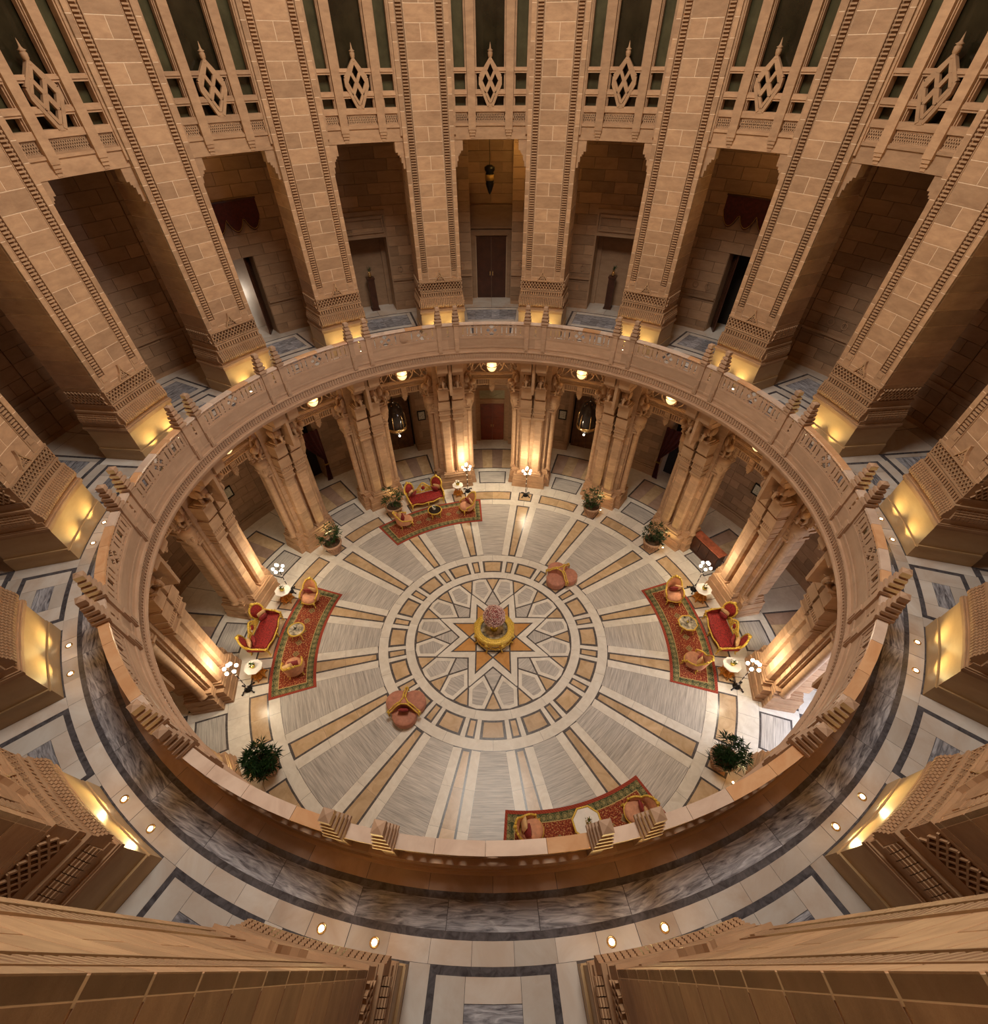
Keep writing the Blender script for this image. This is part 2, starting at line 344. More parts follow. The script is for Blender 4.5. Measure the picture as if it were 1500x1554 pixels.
    GS = [pw('white_slab', 11.7, 13.27, -6.2, -4.05, 'white'), pw('white_slab', 11.7, 13.27, 4.05, 6.2, 'white'), pw('white_slab', 12.96, 13.27, -4.03, 4.03, 'white')]
    GO = [pw('tan_slab', 13.36, 15.45, -5.4, -2.7, 'gpink'), pw('tan_slab', 13.36, 15.45, -2.68, -.01, 'tan'), pw('tan_slab', 13.36, 15.45, .01, 2.68, 'gpink'), pw('tan_slab', 13.36, 15.45, 2.7, 5.4, 'tan')]
    GW = [pw('white_slab', 13.28, 15.55, 5.8, 11.2, 'white'), pw('white_slab', 13.28, 15.55, -11.2, -5.8, 'white'), pw('white_slab', 15.56, 17.5, -11.2, 11.2, 'white')]
    for k in range(16):
        pa, ba = -(11.25 + 22.5 * k) * D, -22.5 * k * D
        for m in (m_kf, S1, *W1a, R2, *stp, SQ, *W3): obj(m.name.split('.')[0], m, fl, rz=pa)
        for m in (m_kg, *spk): obj(m.name.split('.')[0], m, fl, rz=pa)
        for m in (m_tr, R1, L1, *wed, *R3, *O1, *R4, GP, *GS, *GO, *GW): obj(m.name.split('.')[0], m, fl, rz=ba)
build_floor()

# ------------------------------------------------------------------ gallery floor
GZ = 9.0
def build_gallery():
    mb = MB().wedge(10.5, 17.6, 0, 360, 8.42, GZ - .004, 96); g = thing('floor', 'upper gallery floor bed of dark marble', None, me=mb.mesh('gallery_floor', 'gdark'), kind='structure')
    def pw(name, r0, r1, a0, a1, mat): return MB().wedge(r0, r1, a0, a1, GZ - TH, GZ).mesh(name, mat)
    G1 = [pw('pink_slab', 10.53, 10.835, a, a + 5.58, 'gpink') for a in (-11.23, -5.6, .02, 5.64)]
    G2 = [pw('grey_slab', 10.94, 11.34, a, a + 7.44, 'ggrey') for a in (-7.47 - 3.75, -3.72, 3.78)]
    G3 = [pw('white_slab', 11.445, 11.745, a, a + 3.18, 'gwhite') for a in (-11.23, -8.0, -4.8, -1.59, 1.62, 4.83, 8.03)]
    A1 = [pw('white_slab', 11.86, 12.9, -4.1, -2.0, 'gwhite'), pw('white_slab', 11.86, 12.9, 2.0, 4.1, 'gwhite'), pw('white_slab', 11.86, 12.15, -1.97, 1.97, 'gwhite'), pw('white_slab', 12.55, 12.9, -1.97, 1.97, 'gwhite')]
    A2 = [pw('grey_slab', 12.16, 12.54, -1.97, 1.97, 'ggrey')]
    A3 = [pw('white_slab', 11.75, 13.3, 4.62, 6.15, 'gwhite'), pw('white_slab', 11.75, 13.3, -6.15, -4.62, 'gwhite'), pw('white_slab', 13.02, 13.34, -4.6, 4.6, 'gwhite')]
    B0 = [pw('white_slab', 13.47, 15.38, 5.15, 5.85, 'gwhite'), pw('white_slab', 13.47, 15.38, -5.85, -5.15, 'gwhite'), pw('white_slab', 13.47, 13.72, -5.12, 5.12, 'gwhite'), pw('white_slab', 15.13, 15.38, -5.12, 5.12, 'gwhite')]
    B1 = []
    for i in range(6):
        for j in range(3): a = -5.1 + 1.7 * i; r = 13.73 + .466 * j; B1.append(pw('grey_slab', r, r + .46, a, a + 1.68, 'ggrey'))
    C1 = [pw('white_slab', 13.35, 15.45, 6.25, 11.2, 'gwhite'), pw('white_slab', 13.35, 15.45, -11.2, -6.25, 'gwhite'), pw('white_slab', 15.47, 17.5, -11.2, -.02, 'gwhite'), pw('white_slab', 15.47, 17.5, .02, 11.2, 'gwhite')]
    for k in range(16):
        for m in (*G1, *G2, *G3, *A1, *A2, *A3, *B0, *C1): obj(m.name.split('.')[0], m, g, rz=-22.5 * k * D)
        if k in (0, 1, 2, 14, 15):
            for m in B1: obj('grey_slab', m, g, rz=-22.5 * k * D)
        else:
            m = B1[0]; obj('grey_field', bpy.data.meshes.get('grey_field') or MB().wedge(13.73, 15.12, -5.1, 5.1, GZ - TH, GZ).mesh('grey_field', 'ggrey'), g, rz=-22.5 * k * D)
build_gallery()

# ------------------------------------------------------------------ cornice, ceilings, outer shell, dome
def build_shell():
    mb = MB()
    for r, z0, z1 in ((10.30, 8.84, 9.02), (10.24, 8.78, 8.84), (10.30, 8.50, 8.78), (10.26, 8.46, 8.50), (10.20, 8.42, 8.46), (10.24, 8.34, 8.42), (10.30, 8.26, 8.34)): mb.wedge(r, 10.6, 0, 360, z0, z1, 128)
    c = thing('trim_1', 'curved sandstone cornice under the gallery parapet', None, me=mb.mesh('cornice', 'sandp'), kind='structure')
    f = MB()
    for i in range(34):
        a = -11.25 + 22.5 * (i + .5) / 34; f.wedge(10.265, 10.31, a - .24, a + .24, 8.58, 8.76, 1); f.wedge(10.26, 10.31, a - .14, a + .14, 8.53, 8.58, 1)
        f.wedge(10.25, 10.31, a - .08, a + .08, 8.62, 8.74, 1)
    f.wedge(10.265, 10.31, -11.25, 11.25, 8.755, 8.78)
    fm = f.mesh('carved_leaf_course', 'sandp')
    for k in range(16): obj('carved_leaf_course', fm, c, rz=-22.5 * k * D)
    thing('ceiling', 'plain ceiling of the lower arcade', None, me=MB().wedge(10.6, 17.6, 0, 360, 8.30, 8.42, 64).mesh('ceiling', 'wallst'), kind='structure')
    thing('ceiling', 'ceiling of the upper gallery', None, me=MB().wedge(12.3, 17.6, 0, 360, 16.30, 16.45, 64).mesh('upper_ceiling', 'wallst'), kind='structure')
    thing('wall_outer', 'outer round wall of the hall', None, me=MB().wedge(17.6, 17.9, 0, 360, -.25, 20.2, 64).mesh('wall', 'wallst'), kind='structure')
    d = MB().wedge(11.7, 12.6, 0, 360, 19.9, 22.0, 64); n, k = 48, 10; vs = []; fs = []
    for j in range(k + 1):
        t = j / k * 89 * D; rr, zz = 12.6 * math.cos(t), 22 + 9 * math.sin(t)
        vs += [(rr * math.sin(2 * math.pi * i / n), rr * math.cos(2 * math.pi * i / n), zz) for i in range(n)]
    for j in range(k): fs += [(j * n + i, j * n + (i + 1) % n, (j + 1) * n + (i + 1) % n, (j + 1) * n + i) for i in range(n)]
    d.add(vs, fs, True); thing('ceiling', 'sandstone dome over the hall', None, me=d.mesh('dome', 'sand'), kind='structure')
build_shell()

# ------------------------------------------------------------------ balustrade
def mask_panel(mb, rows, a0, a1, z1, z0, r0, r1):
    nr, nc = len(rows), len(rows[0]); da = (a1 - a0) / nc; dz = (z1 - z0) / nr
    for i, row in enumerate(rows):
        j = 0
        while j < nc:
            if row[j] == '.': j += 1; continue
            k = j
            while k < nc and row[k] == '#': k += 1
            mb.wedge(r0, r1, a0 + j * da, a0 + k * da, z1 - (i + 1) * dz, z1 - i * dz); j = k
def motif(nc, holes):
    g = [['#'] * nc for _ in range(12)]
    for r, c in holes: g[r][c] = '.'
    return g
Dm = motif(5, [(1, 2), (10, 2)] + [(r, 2) for r in (3, 4, 5, 6, 7, 8)])
Sm = motif(11, [(1, 1), (1, 9), (10, 1), (10, 9)] + [(1, c) for c in (3, 4, 5, 6, 7)] + [(10, c) for c in (3, 4, 5, 6, 7)] + [(r, c) for r in (3, 4, 5, 6, 7, 8) for c in (1, 9)] + [(r, c) for r in (3, 4, 5, 6, 7, 8) for c in (4, 5, 6)])
Xm = motif(13, [(1, 1), (1, 11), (10, 1), (10, 11)] + [(r, c) for r in range(12) for c in range(13) if 1 <= r <= 10 and 2 <= c <= 10 and ((abs(c - 6) + max(0, 0) <= 2 - abs(r - 2)) or (abs(c - 6) <= 2 - abs(r - 9)) or (abs(c - 3) * 1.0 + abs(r - 5.5) <= 2.0) or (abs(c - 9) + abs(r - 5.5) <= 2.0))])
Om = motif(13, [])
def cat(ms): return [''.join(''.join(m[r]) for m in ms) for r in range(12)]
def build_balustrade():
    root = thing('stone_balustrade', 'round carved pink sandstone balustrade with paired finials ringing the gallery', 'balustrade', (0, 0, GZ)); off = (0, 0, -GZ)
    def panel(ms):
        mb = MB(); mask_panel(mb, cat(ms), -8.1, 8.1, 9.995, 9.47, 10.32, 10.36); mb.wedge(10.30, 10.42, -8.4, 8.4, 9.40, 9.475); mb.wedge(10.30, 10.46, -8.4, 8.4, 9.985, 10.0)
        for s in (-1, 1): mb.wedge(10.30, 10.42, s * 8.1, s * 8.6, 9.47, 10.0)
        return mb
    pm = panel([Dm, Sm, Dm, Xm, Dm, Sm, Dm]).mesh('pierced_panel', 'sandp')
    md = panel([Dm, Xm, Dm, Om[:] and [r[:9] for r in Om], Dm, Xm, Dm])
    for rr, t in ((.20, .03), (.14, .05), (.07, .07)):
        vs = [P(10.31 - t, math.asin(rr * math.cos(q * math.pi / 4 + math.pi / 8) / 10.3) / D, 9.735 + rr * math.sin(q * math.pi / 4 + math.pi / 8)) for q in range(8)]; ve = [P(10.34, math.asin(rr * math.cos(q * math.pi / 4 + math.pi / 8) / 10.3) / D, 9.735 + rr * math.sin(q * math.pi / 4 + math.pi / 8)) for q in range(8)]
        md.add(vs + ve, [tuple(range(8))] + [(q, (q + 1) % 8, 8 + (q + 1) % 8, 8 + q) for q in range(8)])
    pmm = md.mesh('pierced_panel', 'sandp')
    base = MB().wedge(10.31, 10.52, -11.25, 11.25, 9.0, 9.40).wedge(10.28, 10.55, -11.25, 11.25, 8.98, 9.06).mesh('plain_dado', 'sandp')
    bk = MB()
    for i in range(3): bk.wedge(10.40 , 10.47, -8.2 + 5.5 * i, -2.8 + 5.5 * i, 9.40, 9.46)
    small = MB(); mask_panel(small, cat([motif(7, [(1, 3), (2, 3), (10, 3), (9, 3)] + [(r, 3) for r in (4, 5, 6, 7)])]), -1.62, 1.62, 9.995, 9.47, 10.31, 10.39); small.wedge(10.30, 10.42, -1.62, 1.62, 9.4, 9.475); sm = small.mesh('small_pierced_panel', 'sandp')
    post = MB().wedge(10.25, 10.50, -.58, .58, 9.0, 10.02, 1).wedge(10.22, 10.33, -.5, .5, 8.86, 9.42, 1).wedge(10.20, 10.33, -.3, .3, 8.92, 9.2, 1).wedge(10.23, 10.53, -.68, .68, 10.0, 10.10, 1).mesh('post', 'sandp')
    fn = MB(); z = 10.10
    for w_, d_, h in ((.32, .35, .07), (.20, .23, .06), (.29, .31, .08), (.17, .20, .06), (.26, .27, .08), (.14, .17, .06), (.22, .23, .08), (.12, .13, .06), (.18, .19, .12)):
        fn.box((0, 0, z + h / 2), (w_, d_, h)); z += h
    fn.add([(-.085, -.09, z), (.085, -.09, z), (.085, .09, z), (-.085, .09, z), (0, 0, z + .04)], [(0, 1, 4), (1, 2, 4), (2, 3, 4), (3, 0, 4)])
    fnm = fn.mesh('finial', 'sandp')
    cut = [-8.75, -4.6, 0.6, 4.9, 8.75]; cop = []
    for i in range(4):
        for mt in ('copa', 'copb'): cop.append(MB().wedge(10.28, 10.49, cut[i] + .02, cut[i + 1] - .02, 10.0, 10.06).mesh('coping_slab', mt))
    cs = MB().wedge(10.28, 10.49, -1.6, 1.6, 10.0, 10.06).mesh('coping_slab', 'copa')
    rnd = random.Random(5)
    for k in range(16):
        ba, pa = -22.5 * k * D, -(11.25 + 22.5 * k) * D
        obj('pierced_panel', pmm if k == 15 else pm, root, off, ba); obj('plain_dado', base, root, off, ba)
        for i in range(4): obj('coping_slab', cop[2 * i + (1 if rnd.random() < .38 else 0)], root, off, ba)
        obj('coping_slab', cs, root, off, pa); obj('small_pierced_panel', sm, root, off, pa)
        for s in (-1, 1):
            p = obj('post', post, root, off, pa - s * 2.2 * D); obj('finial', fnm, p, (0, 10.37, 0))
build_balustrade()

# ------------------------------------------------------------------ upper piers
def lattice(mb, r, a0, a1, z0, z1, n, w_=.028, t=.03, diamonds=True):
    sbar(mb, r, a0, z0, a1, z0, w_, t); sbar(mb, r, a0, z1, a1, z1, w_, t); zm = (z0 + z1) / 2
    for i in range(n):
        b0 = a0 + (a1 - a0) * i / n; b1 = a0 + (a1 - a0) * (i + 1) / n; bm = (b0 + b1) / 2
        sbar(mb, r, b0, z0, b1, z1, w_, t); sbar(mb, r, b0, z1, b1, z0, w_, t)
        if diamonds:
            for p, q in (((b0, zm), (bm, z1)), ((bm, z1), (b1, zm)), ((b1, zm), (bm, z0)), ((bm, z0), (b0, zm))): sbar(mb, r, *p, *q, w_ * .8, t)
def build_upper_piers():
    R0 = 11.80
    base = MB()
    for e, z0, z1 in ((0.0, 9.0, 9.36), (-.025, 9.36, 9.42)): base.wedge(R0 - .02 - e, 13.30 + e, -5.08 + e * 4, 5.08 - e * 4, z0, z1)
    pol = MB().wedge(R0, 13.28, -4.98, 4.98, 9.42, 10.02)
    mold = MB()
    for e, z0, z1 in ((.0, 10.02, 10.06), (.03, 10.06, 10.10), (.045, 10.10, 10.16), (.03, 10.16, 10.2), (.0, 10.2, 10.33)): mold.wedge(R0 - e, 13.28 + e, -4.98 - e * 5, 4.98 + e * 5, z0, z1)
    gad = MB().wedge(R0 + .05, 13.2, -4.7, 4.7, 10.31, 10.72)
    for i in range(24):
        a = -4.9 + 9.8 * (i + .5) / 24; h = 9.8 / 24 * .40
        for rr, z0, z1 in ((-.05, 10.31, 10.36), (-.09, 10.36, 10.43), (-.085, 10.43, 10.49), (-.065, 10.49, 10.55), (-.04, 10.55, 10.61), (-.015, 10.61, 10.68)): gad.wedge(R0 + rr, R0 + .1, a - h, a + h, z0, z1, 1)
    for s in (-1, 1):
        for i in range(14):
            r = 11.9 + 1.35 * (i + .5) / 14
            for e, z0, z1 in ((.06, 10.31, 10.36), (.10, 10.36, 10.43), (.095, 10.43, 10.49), (.075, 10.49, 10.55), (.05, 10.55, 10.61), (.02, 10.61, 10.68)):
                aa = 4.66 + e * 5; gad.wedge(r - .042, r + .042, s * 4.4, s * aa, z0, z1, 1)
    gad.wedge(R0 - .01, 13.24, -4.85, 4.85, 10.68, 10.74)
    dent = MB().wedge(R0 + .10, 13.2, -4.6, 4.6, 10.74, 10.93)
    for i in range(18):
        a = -4.6 + 9.2 * (i + .5) / 18; dent.wedge(R0 + .01, R0 + .11, a - .16, a + .16, 10.76, 10.90, 1)
    dent.wedge(R0 + .0, 13.24, -4.68, 4.68, 10.90, 10.95)
    band = MB().wedge(R0 + .13, 13.2, -4.5, 4.5, 10.95, 11.36); lattice(band, R0 + .075, -4.5, 4.5, 10.985, 11.33, 7, .028, .11)
    for s in (-1, 1): band.wedge(R0 + .02, R0 + .2, s * 4.48, s * 4.6, 10.95, 11.36, 1)
    for s in (-1, 1):
        for i in range(5):
            r0 = 11.95 + .24 * i; n = P(1, s * 4.6 + s * 90); q = lambda r, z: P(r, s * 4.66, z)
            band.bar(q(r0, 10.99), q(r0 + .24, 11.33), n, .028, .06).bar(q(r0, 11.33), q(r0 + .24, 10.99), n, .028, .06).bar(q(r0, 11.16), q(r0 + .12, 11.33), n, .024, .06).bar(q(r0 + .12, 11.33), q(r0 + .24, 11.16), n, .024, .06).bar(q(r0, 11.16), q(r0 + .12, 10.99), n, .024, .06).bar(q(r0 + .12, 10.99), q(r0 + .24, 11.16), n, .024, .06)
    band.wedge(R0 + .01, 13.24, -4.64, 4.64, 11.34, 11.38)
    ogee = MB()
    pts = [(-1.05, 11.37), (-.75, 11.47), (-.38, 11.55), (-.1, 11.68), (0, 11.78)]
    for s in (-1, 1):
        for p, q in zip(pts, pts[1:]): sbar(ogee, R0 + .03, s * p[0], p[1], s * q[0], q[1], .04, .09)
    for p, q in (((-.5, 11.38), (.0, 11.6)), ((.5, 11.38), (0, 11.6)), ((-.6, 11.45), (.6, 11.45)), ((-.25, 11.38), (.3, 11.56)), ((.25, 11.38), (-.3, 11.56))): sbar(ogee, R0 + .035, *p, *q, .024, .07)
    core = MB().wedge(R0 + .13, 13.19, -4.6, 4.6, 11.38, 20.1).wedge(R0 + .066, R0 + .14, -2.46, 2.46, 11.38, 20.1)
    for s in (-1, 1): core.wedge(R0 + .056, R0 + .14, s * 3.88, s * 4.62, 11.38, 20.1, 1)
    strips = []
    st = MB()
    for s in (-1, 1):
        for a in (2.52, 3.84): st.wedge(R0 + .045, R0 + .14, s * (a - .06), s * (a + .06), 11.62, 20.1, 1)
        st.wedge(R0 + .125, R0 + .14, s * 2.47, s * 3.87, 11.38, 20.1, 1)
        st.wedge(R0 + .05, R0 + .14, s * 2.47, s * 3.87, 11.38, 11.72, 1).wedge(R0 + .035, R0 + .1, s * 2.75, s * 3.6, 11.56, 11.68, 1)
        for i in range(106): z = 11.76 + .079 * i; st.wedge(R0 + .05, R0 + .14, s * 2.72, s * 3.64, z, z + .036, 1)
    z0 = 11.40; n = 21; pitch = .405; zz = [11.38] + [11.475 + pitch * i for i in range(22)]
    blocks = []
    for i in range(len(zz) - 1):
        a, b = zz[i] + .010, zz[i + 1] - .010
        halves = [(-2.41, -.05), (.05, 2.41)] if i % 2 == 0 and i > 0 else [(-2.42, 2.42)]
        for h in halves: blocks.append(((h[0], h[1], R0 + .06, R0 + .12), b - a, a))
        for s in (-1, 1):
            blocks.append(((s * 3.92, s * 4.62, R0 + .05, R0 + .12), b - a, a))
            blocks.append(((s * 4.3, s * 4.63, R0 + .125, 13.2), b - a, a))
    cache = {}; tpl = [T('plinth', base.mesh('plinth', 'polished')), T('uplit_field', pol.mesh('uplit_field', 'polished')), T('moulding', mold.mesh('moulding', 'sand2')), T('gadroon_band', gad.mesh('gadroon_band', 'sand2')), T('dentil_band', dent.mesh('dentil_band', 'sand2')),
           T('carved_band', band.mesh('carved_band', 'sand2')), T('ogee_crest', ogee.mesh('ogee_crest', 'sand2')), T('shaft', core.mesh('shaft', 'mortar')), T('ladder_moulding', st.mesh('ladder_moulding', 'sand2'))]
    for (a0, a1, r0, r1), h, z in blocks:
        key = (a0, a1, r0, round(h, 3))
        if key not in cache: cache[key] = MB().wedge(r0, r1, a0, a1, 0, h).mesh('block', 'sand')
        tpl.append(T('block', cache[key], (0, 0, z)))
    for k in range(16):
        a = 11.25 + 22.5 * k; loc = P(11.8, a, GZ)
        root = thing('gallery_pier', 'tall upper gallery pier, %s' % where_pier(k), 'pier', loc, -a * D, 'upper gallery piers')
        grow(root, tpl, (0, -11.8, -GZ))
build_upper_piers()

# ------------------------------------------------------------------ upper windows with tracery
def build_windows():
    hd = MB().wedge(12.0, 12.4, -6.7, 6.7, 15.95, 16.34).wedge(11.96, 12.4, -6.7, 6.7, 16.32, 16.39)
    cb = MB()
    for s in (-1, 1):
        for i, (ai, z0, z1) in enumerate(((6.25, 15.17, 15.34), (6.0, 15.34, 15.50), (5.75, 15.50, 15.56), (5.5, 15.56, 15.64), (5.1, 15.64, 15.95))): cb.wedge(12.02, 12.36, s * ai, s * 6.75, z0, z1, 1)
    mu = MB()
    for s in (-1, 1):
        mu.wedge(11.90, 12.2, s * 2.62, s * 3.95, 16.22, 20.0, 1)
        mu.wedge(11.92, 12.1, s * 2.72, s * 3.85, 16.14, 16.22, 1).wedge(11.95, 12.1, s * 2.8, s * 3.77, 16.06, 16.14, 1).wedge(11.98, 12.1, s * 2.95, s * 3.6, 15.98, 16.06, 1)
        mu.wedge(11.99, 12.2, s * 2.42, s * 2.55, 16.7, 20.0, 1).wedge(12.05, 12.2, s * 2.3, s * 2.42, 16.7, 20.0, 1).wedge(11.99, 12.2, s * 4.02, s * 4.15, 16.7, 20.0, 1).wedge(12.05, 12.2, s * 4.15, s * 4.28, 16.7, 20.0, 1).wedge(12.05, 12.2, s * 2.5, s * 4.1, 16.5, 20.0, 1)
        mu.wedge(11.92, 12.2, s * 6.3, s * 6.75, 16.1, 20.0, 1).wedge(11.97, 12.2, s * 6.12, s * 6.3, 16.39, 20.0, 1)
    cp = MB().wedge(12.10, 12.2, -6.2, 6.2, 16.39, 16.69).wedge(12.0, 12.2, -6.2, 6.2, 16.39, 16.42).wedge(12.0, 12.2, -6.2, 6.2, 16.67, 16.69)
    for a0, a1, n in ((-6.05, -4.15, 3), (-2.4, 2.4, 8), (4.15, 6.05, 3)): lattice(cp, 12.05, a0, a1, 16.43, 16.66, n, .026, .09, True)
    tr = MB().wedge(11.96, 12.2, -6.3, 6.3, 16.69, 16.84)
    for s in (-1, 1):
        for z0, z1 in ((17.08, 17.25), (17.64, 17.78)):
            tr.wedge(11.98, 12.16, s * 4.0, s * 6.2, z0, z1, 1).wedge(11.95, 12.16, s * 4.05, s * 6.2, z0 + .05, z1 - .04, 1)
            tr.wedge(11.98, 12.16, s * (1.1 if z0 < 17.5 else 1.0), s * 2.6, z0, z1, 1).wedge(11.95, 12.16, s * (1.1 if z0 < 17.5 else 1.0), s * 2.6, z0 + .05, z1 - .04, 1)
    lz = MB(); r = 11.98
    for ca, cz in ((0, 17.70), (-.82, 17.46), (.82, 17.46), (0, 17.17)):
        for p, q in (((-.72, 0), (0, .24)), ((0, .24), (.72, 0)), ((.72, 0), (0, -.24)), ((0, -.24), (-.72, 0))): sbar(lz, r, ca + p[0], cz + p[1], ca + q[0], cz + q[1], .075, .1)
    for s in (-1, 1):
        for p, q in (((0, 17.98), (1.75, 17.56)), ((1.75, 17.56), (1.75, 17.36)), ((1.75, 17.38), (.35, 16.84))): sbar(lz, r + .02, s * p[0], p[1], s * q[0], q[1], .09, .13)
    lz.wedge(11.95, 12.1, -.35, .35, 16.80, 16.92, 1)
    fin = MB().lathe([(.05, 0), (.07, .03), (.05, .05), (.04, .07), (.075, .11), (.085, .2), (.06, .23), (.1, .25), (.05, .27), (.03, .3), (.02, .36), (0, .44)], 10)
    pane = MB().wedge(12.26, 12.28, -3.3, 3.3, 16.7, 20.0); sp = MB()
    for s in (-1, 1): sp.wedge(12.26, 12.28, s * 3.32, s * 6.5, 16.7, 20.0)
    tpl = [T('lintel', hd.mesh('lintel', 'sand')), T('stepped_corbel', cb.mesh('stepped_corbel', 'sand')), T('mullion', mu.mesh('mullion', 'sand')), T('carved_panel', cp.mesh('carved_panel', 'sand2')),
           T('transom', tr.mesh('transom', 'sand')), T('lozenge_tracery', lz.mesh('lozenge_tracery', 'sand2')), T('finial', fin.mesh('window_finial', 'sand2'), (0, 11.98, 17.92)), T('pane', pane.mesh('pane', 'pane')), T('side_pane', sp.mesh('side_pane', 'opane'))]
    for k in range(16):
        if k == 8: continue
        a = 22.5 * k; r_ = thing('window_%d' % (k + 1), 'tall dark gallery window with stone lozenge tracery, %s' % where_bay(k), None, P(12.1, a, 15.95), -a * D, kind='structure'); grow(r_, tpl, (0, -12.1, -15.95))
build_windows()

# ------------------------------------------------------------------ back walls of both storeys
def wall_blocks(mb_list, cache, z0, z1, pitch, spans, rf, rb, mat, phase=0):
    n = int(round((z1 - z0) / pitch)); h = (z1 - z0) / n; out = []
    for i in range(n):
        z = z0 + i * h
        for a0, a1 in spans(z, h, i):
            key = (round(a0, 2), round(a1, 2), round(rf, 2), round(h, 3), mat)
            if key not in cache: cache[key] = MB().wedge(rf, rb, a0 + .03, a1 - .03, .006, h - .006).mesh('block', mat)
            out.append(T('block', cache[key], (0, 0, z)))
    return out
def build_walls():
    cache = {}
    # ---- upper
    def core_u(kind):
        mb = MB()
        for s in (-1, 1): mb.wedge(16.05, 17.5, s * 3.7, s * 11.25, 9.0, 16.3)
        if kind != 'door': mb.wedge(16.05, 17.5, -3.7, 3.7, 12.3, 16.3)
        if kind == 'door': mb.wedge(17.05, 17.4, -3.7, 3.7, 9.0, 16.3)
        return mb
    def spans_u(kind):
        def f(z, h, i):
            o = [(-11.2, -7.5), (-7.5, -3.72), (3.72, 7.5), (7.5, 11.2)] if i % 2 else [(-11.2, -9.3), (-9.3, -5.6), (-5.6, -3.72), (3.72, 5.6), (5.6, 9.3), (9.3, 11.2)]
            if z > 12.2 and kind != 'door': o = [(-11.2, -7.5), (-7.5, -3.75), (-3.75, 0), (0, 3.75), (3.75, 7.5), (7.5, 11.2)] if i % 2 else [(-11.2, -9.3), (-9.3, -5.6), (-5.6, -1.9), (-1.9, 1.9), (1.9, 5.6), (5.6, 9.3), (9.3, 11.2)]
            return o
        return f
    frame = MB()
    for s in (-1, 1): frame.wedge(16.95, 17.06, s * 2.8, s * 3.68, 9.0, 12.15, 1)
    frame.wedge(16.95, 17.06, -3.68, 3.68, 11.9, 12.15).wedge(16.93, 17.06, -3.55, 3.55, 12.22, 13.12).wedge(16.90, 17.0, -3.55, 3.55, 13.0, 13.15)
    for s in (-1, 1): frame.wedge(16.89, 17.0, s * 3.3, s * 3.55, 12.22, 13.12, 1)
    frame.wedge(16.89, 17.0, -3.55, 3.55, 12.2, 12.3); fm = frame.mesh('door_surround', 'wallst')
    nm = MB()
    for s in (-1, 1): nm.wedge(16.93, 17.06, s * 2.9, s * 3.68, 9.0, 12.3, 1)
    nm.wedge(16.93, 17.06, -3.68, 3.68, 12.2, 12.4).wedge(17.03, 17.1, -3.7, 3.7, 9.0, 12.3)
    for s in (-1, 1): nm.wedge(15.94, 16.05, s * 3.7, s * 4.0, 9.0, 13.3, 1).wedge(15.94, 16.05, s * 3.3, s * 3.5, 12.5, 13.1, 1)
    nm.wedge(15.94, 16.05, -4.0, 4.0, 13.15, 13.3).wedge(15.94, 16.05, -4.0, 4.0, 12.26, 12.36).wedge(15.94, 16.05, -3.5, 3.5, 12.98, 13.08).wedge(15.94, 16.05, -3.5, 3.5, 12.44, 12.52); nm = nm.mesh('niche_surround', 'wallst')
    dado = MB()
    for s in (-1, 1):
        dado.wedge(15.93, 16.06, s * 3.75, s * 11.25, 10.36, 10.44, 2).wedge(15.96, 16.06, s * 3.75, s * 11.25, 9.0, 9.15, 2)
        for a in (5.5, 7.6): 
            for q in range(8): sbar(dado, 15.99, s * a + .45 * math.cos(q * math.pi / 4), 10.85 + .12 * math.sin(q * math.pi / 4), s * a + .45 * math.cos((q + 1) * math.pi / 4), 10.85 + .12 * math.sin((q + 1) * math.pi / 4), .03, .03)
    dado = dado.mesh('dado_moulding', 'wallst')
    jamb = MB().wedge(17.5, 17.58, -3.7, 3.7, 9.0, 12.3).mesh('painted_dark_panel', 'void')  # flat panel painted near-black in place of an unlit passage
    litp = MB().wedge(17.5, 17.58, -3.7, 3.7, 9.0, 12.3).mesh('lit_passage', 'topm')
    tp = {}
    for kind in ('door', 'niche', 'open', 'lit', 'plain'):
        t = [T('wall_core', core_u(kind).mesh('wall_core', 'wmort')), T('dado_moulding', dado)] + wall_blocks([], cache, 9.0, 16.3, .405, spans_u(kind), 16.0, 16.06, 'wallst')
        if kind == 'door': t += wall_blocks([], cache, 13.2, 16.3, .405, lambda z, h, i: [(-3.68, -1.9), (-1.9, 1.9), (1.9, 3.68)] if i % 2 else [(-3.68, 0), (0, 3.68)], 16.99, 17.05, 'wallst')
        t.append({'door': T('door_surround', fm), 'niche': T('niche_surround', nm), 'open': T('painted_dark_panel', jamb), 'lit': T('lit_passage', litp), 'plain': T('niche_surround', nm)}[kind]); tp[kind] = t
    kinds = {0: 'door', 1: 'niche', 15: 'niche', 2: 'open', 14: 'lit'}
    for k in range(16):
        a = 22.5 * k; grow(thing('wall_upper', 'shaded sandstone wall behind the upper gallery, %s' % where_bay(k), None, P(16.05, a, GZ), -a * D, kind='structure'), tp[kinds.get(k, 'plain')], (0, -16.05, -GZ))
    # ---- lower
    def core_l(kind):
        mb = MB()
        for s in (-1, 1): mb.wedge(16.30, 17.5, s * 3.9, s * 11.25, 0, 8.3)
        mb.wedge(16.30, 17.5, -3.9, 3.9, 4.0, 8.3)
        mb.wedge(16.76 if kind == 'door' else 17.2, 17.5, -3.9, 3.9, 0, 4.0); return mb
    def spans_l(z, h, i):
        o = [(-11.2, -7.5), (-7.5, -3.92), (3.92, 7.5), (7.5, 11.2)] if i % 2 else [(-11.2, -9.3), (-9.3, -5.6), (-5.6, -3.92), (3.92, 5.6), (5.6, 9.3), (9.3, 11.2)]
        return o if z < 3.9 else [(-11.2, -5.6), (-5.6, 0), (0, 5.6), (5.6, 11.2)]
    lf = MB()
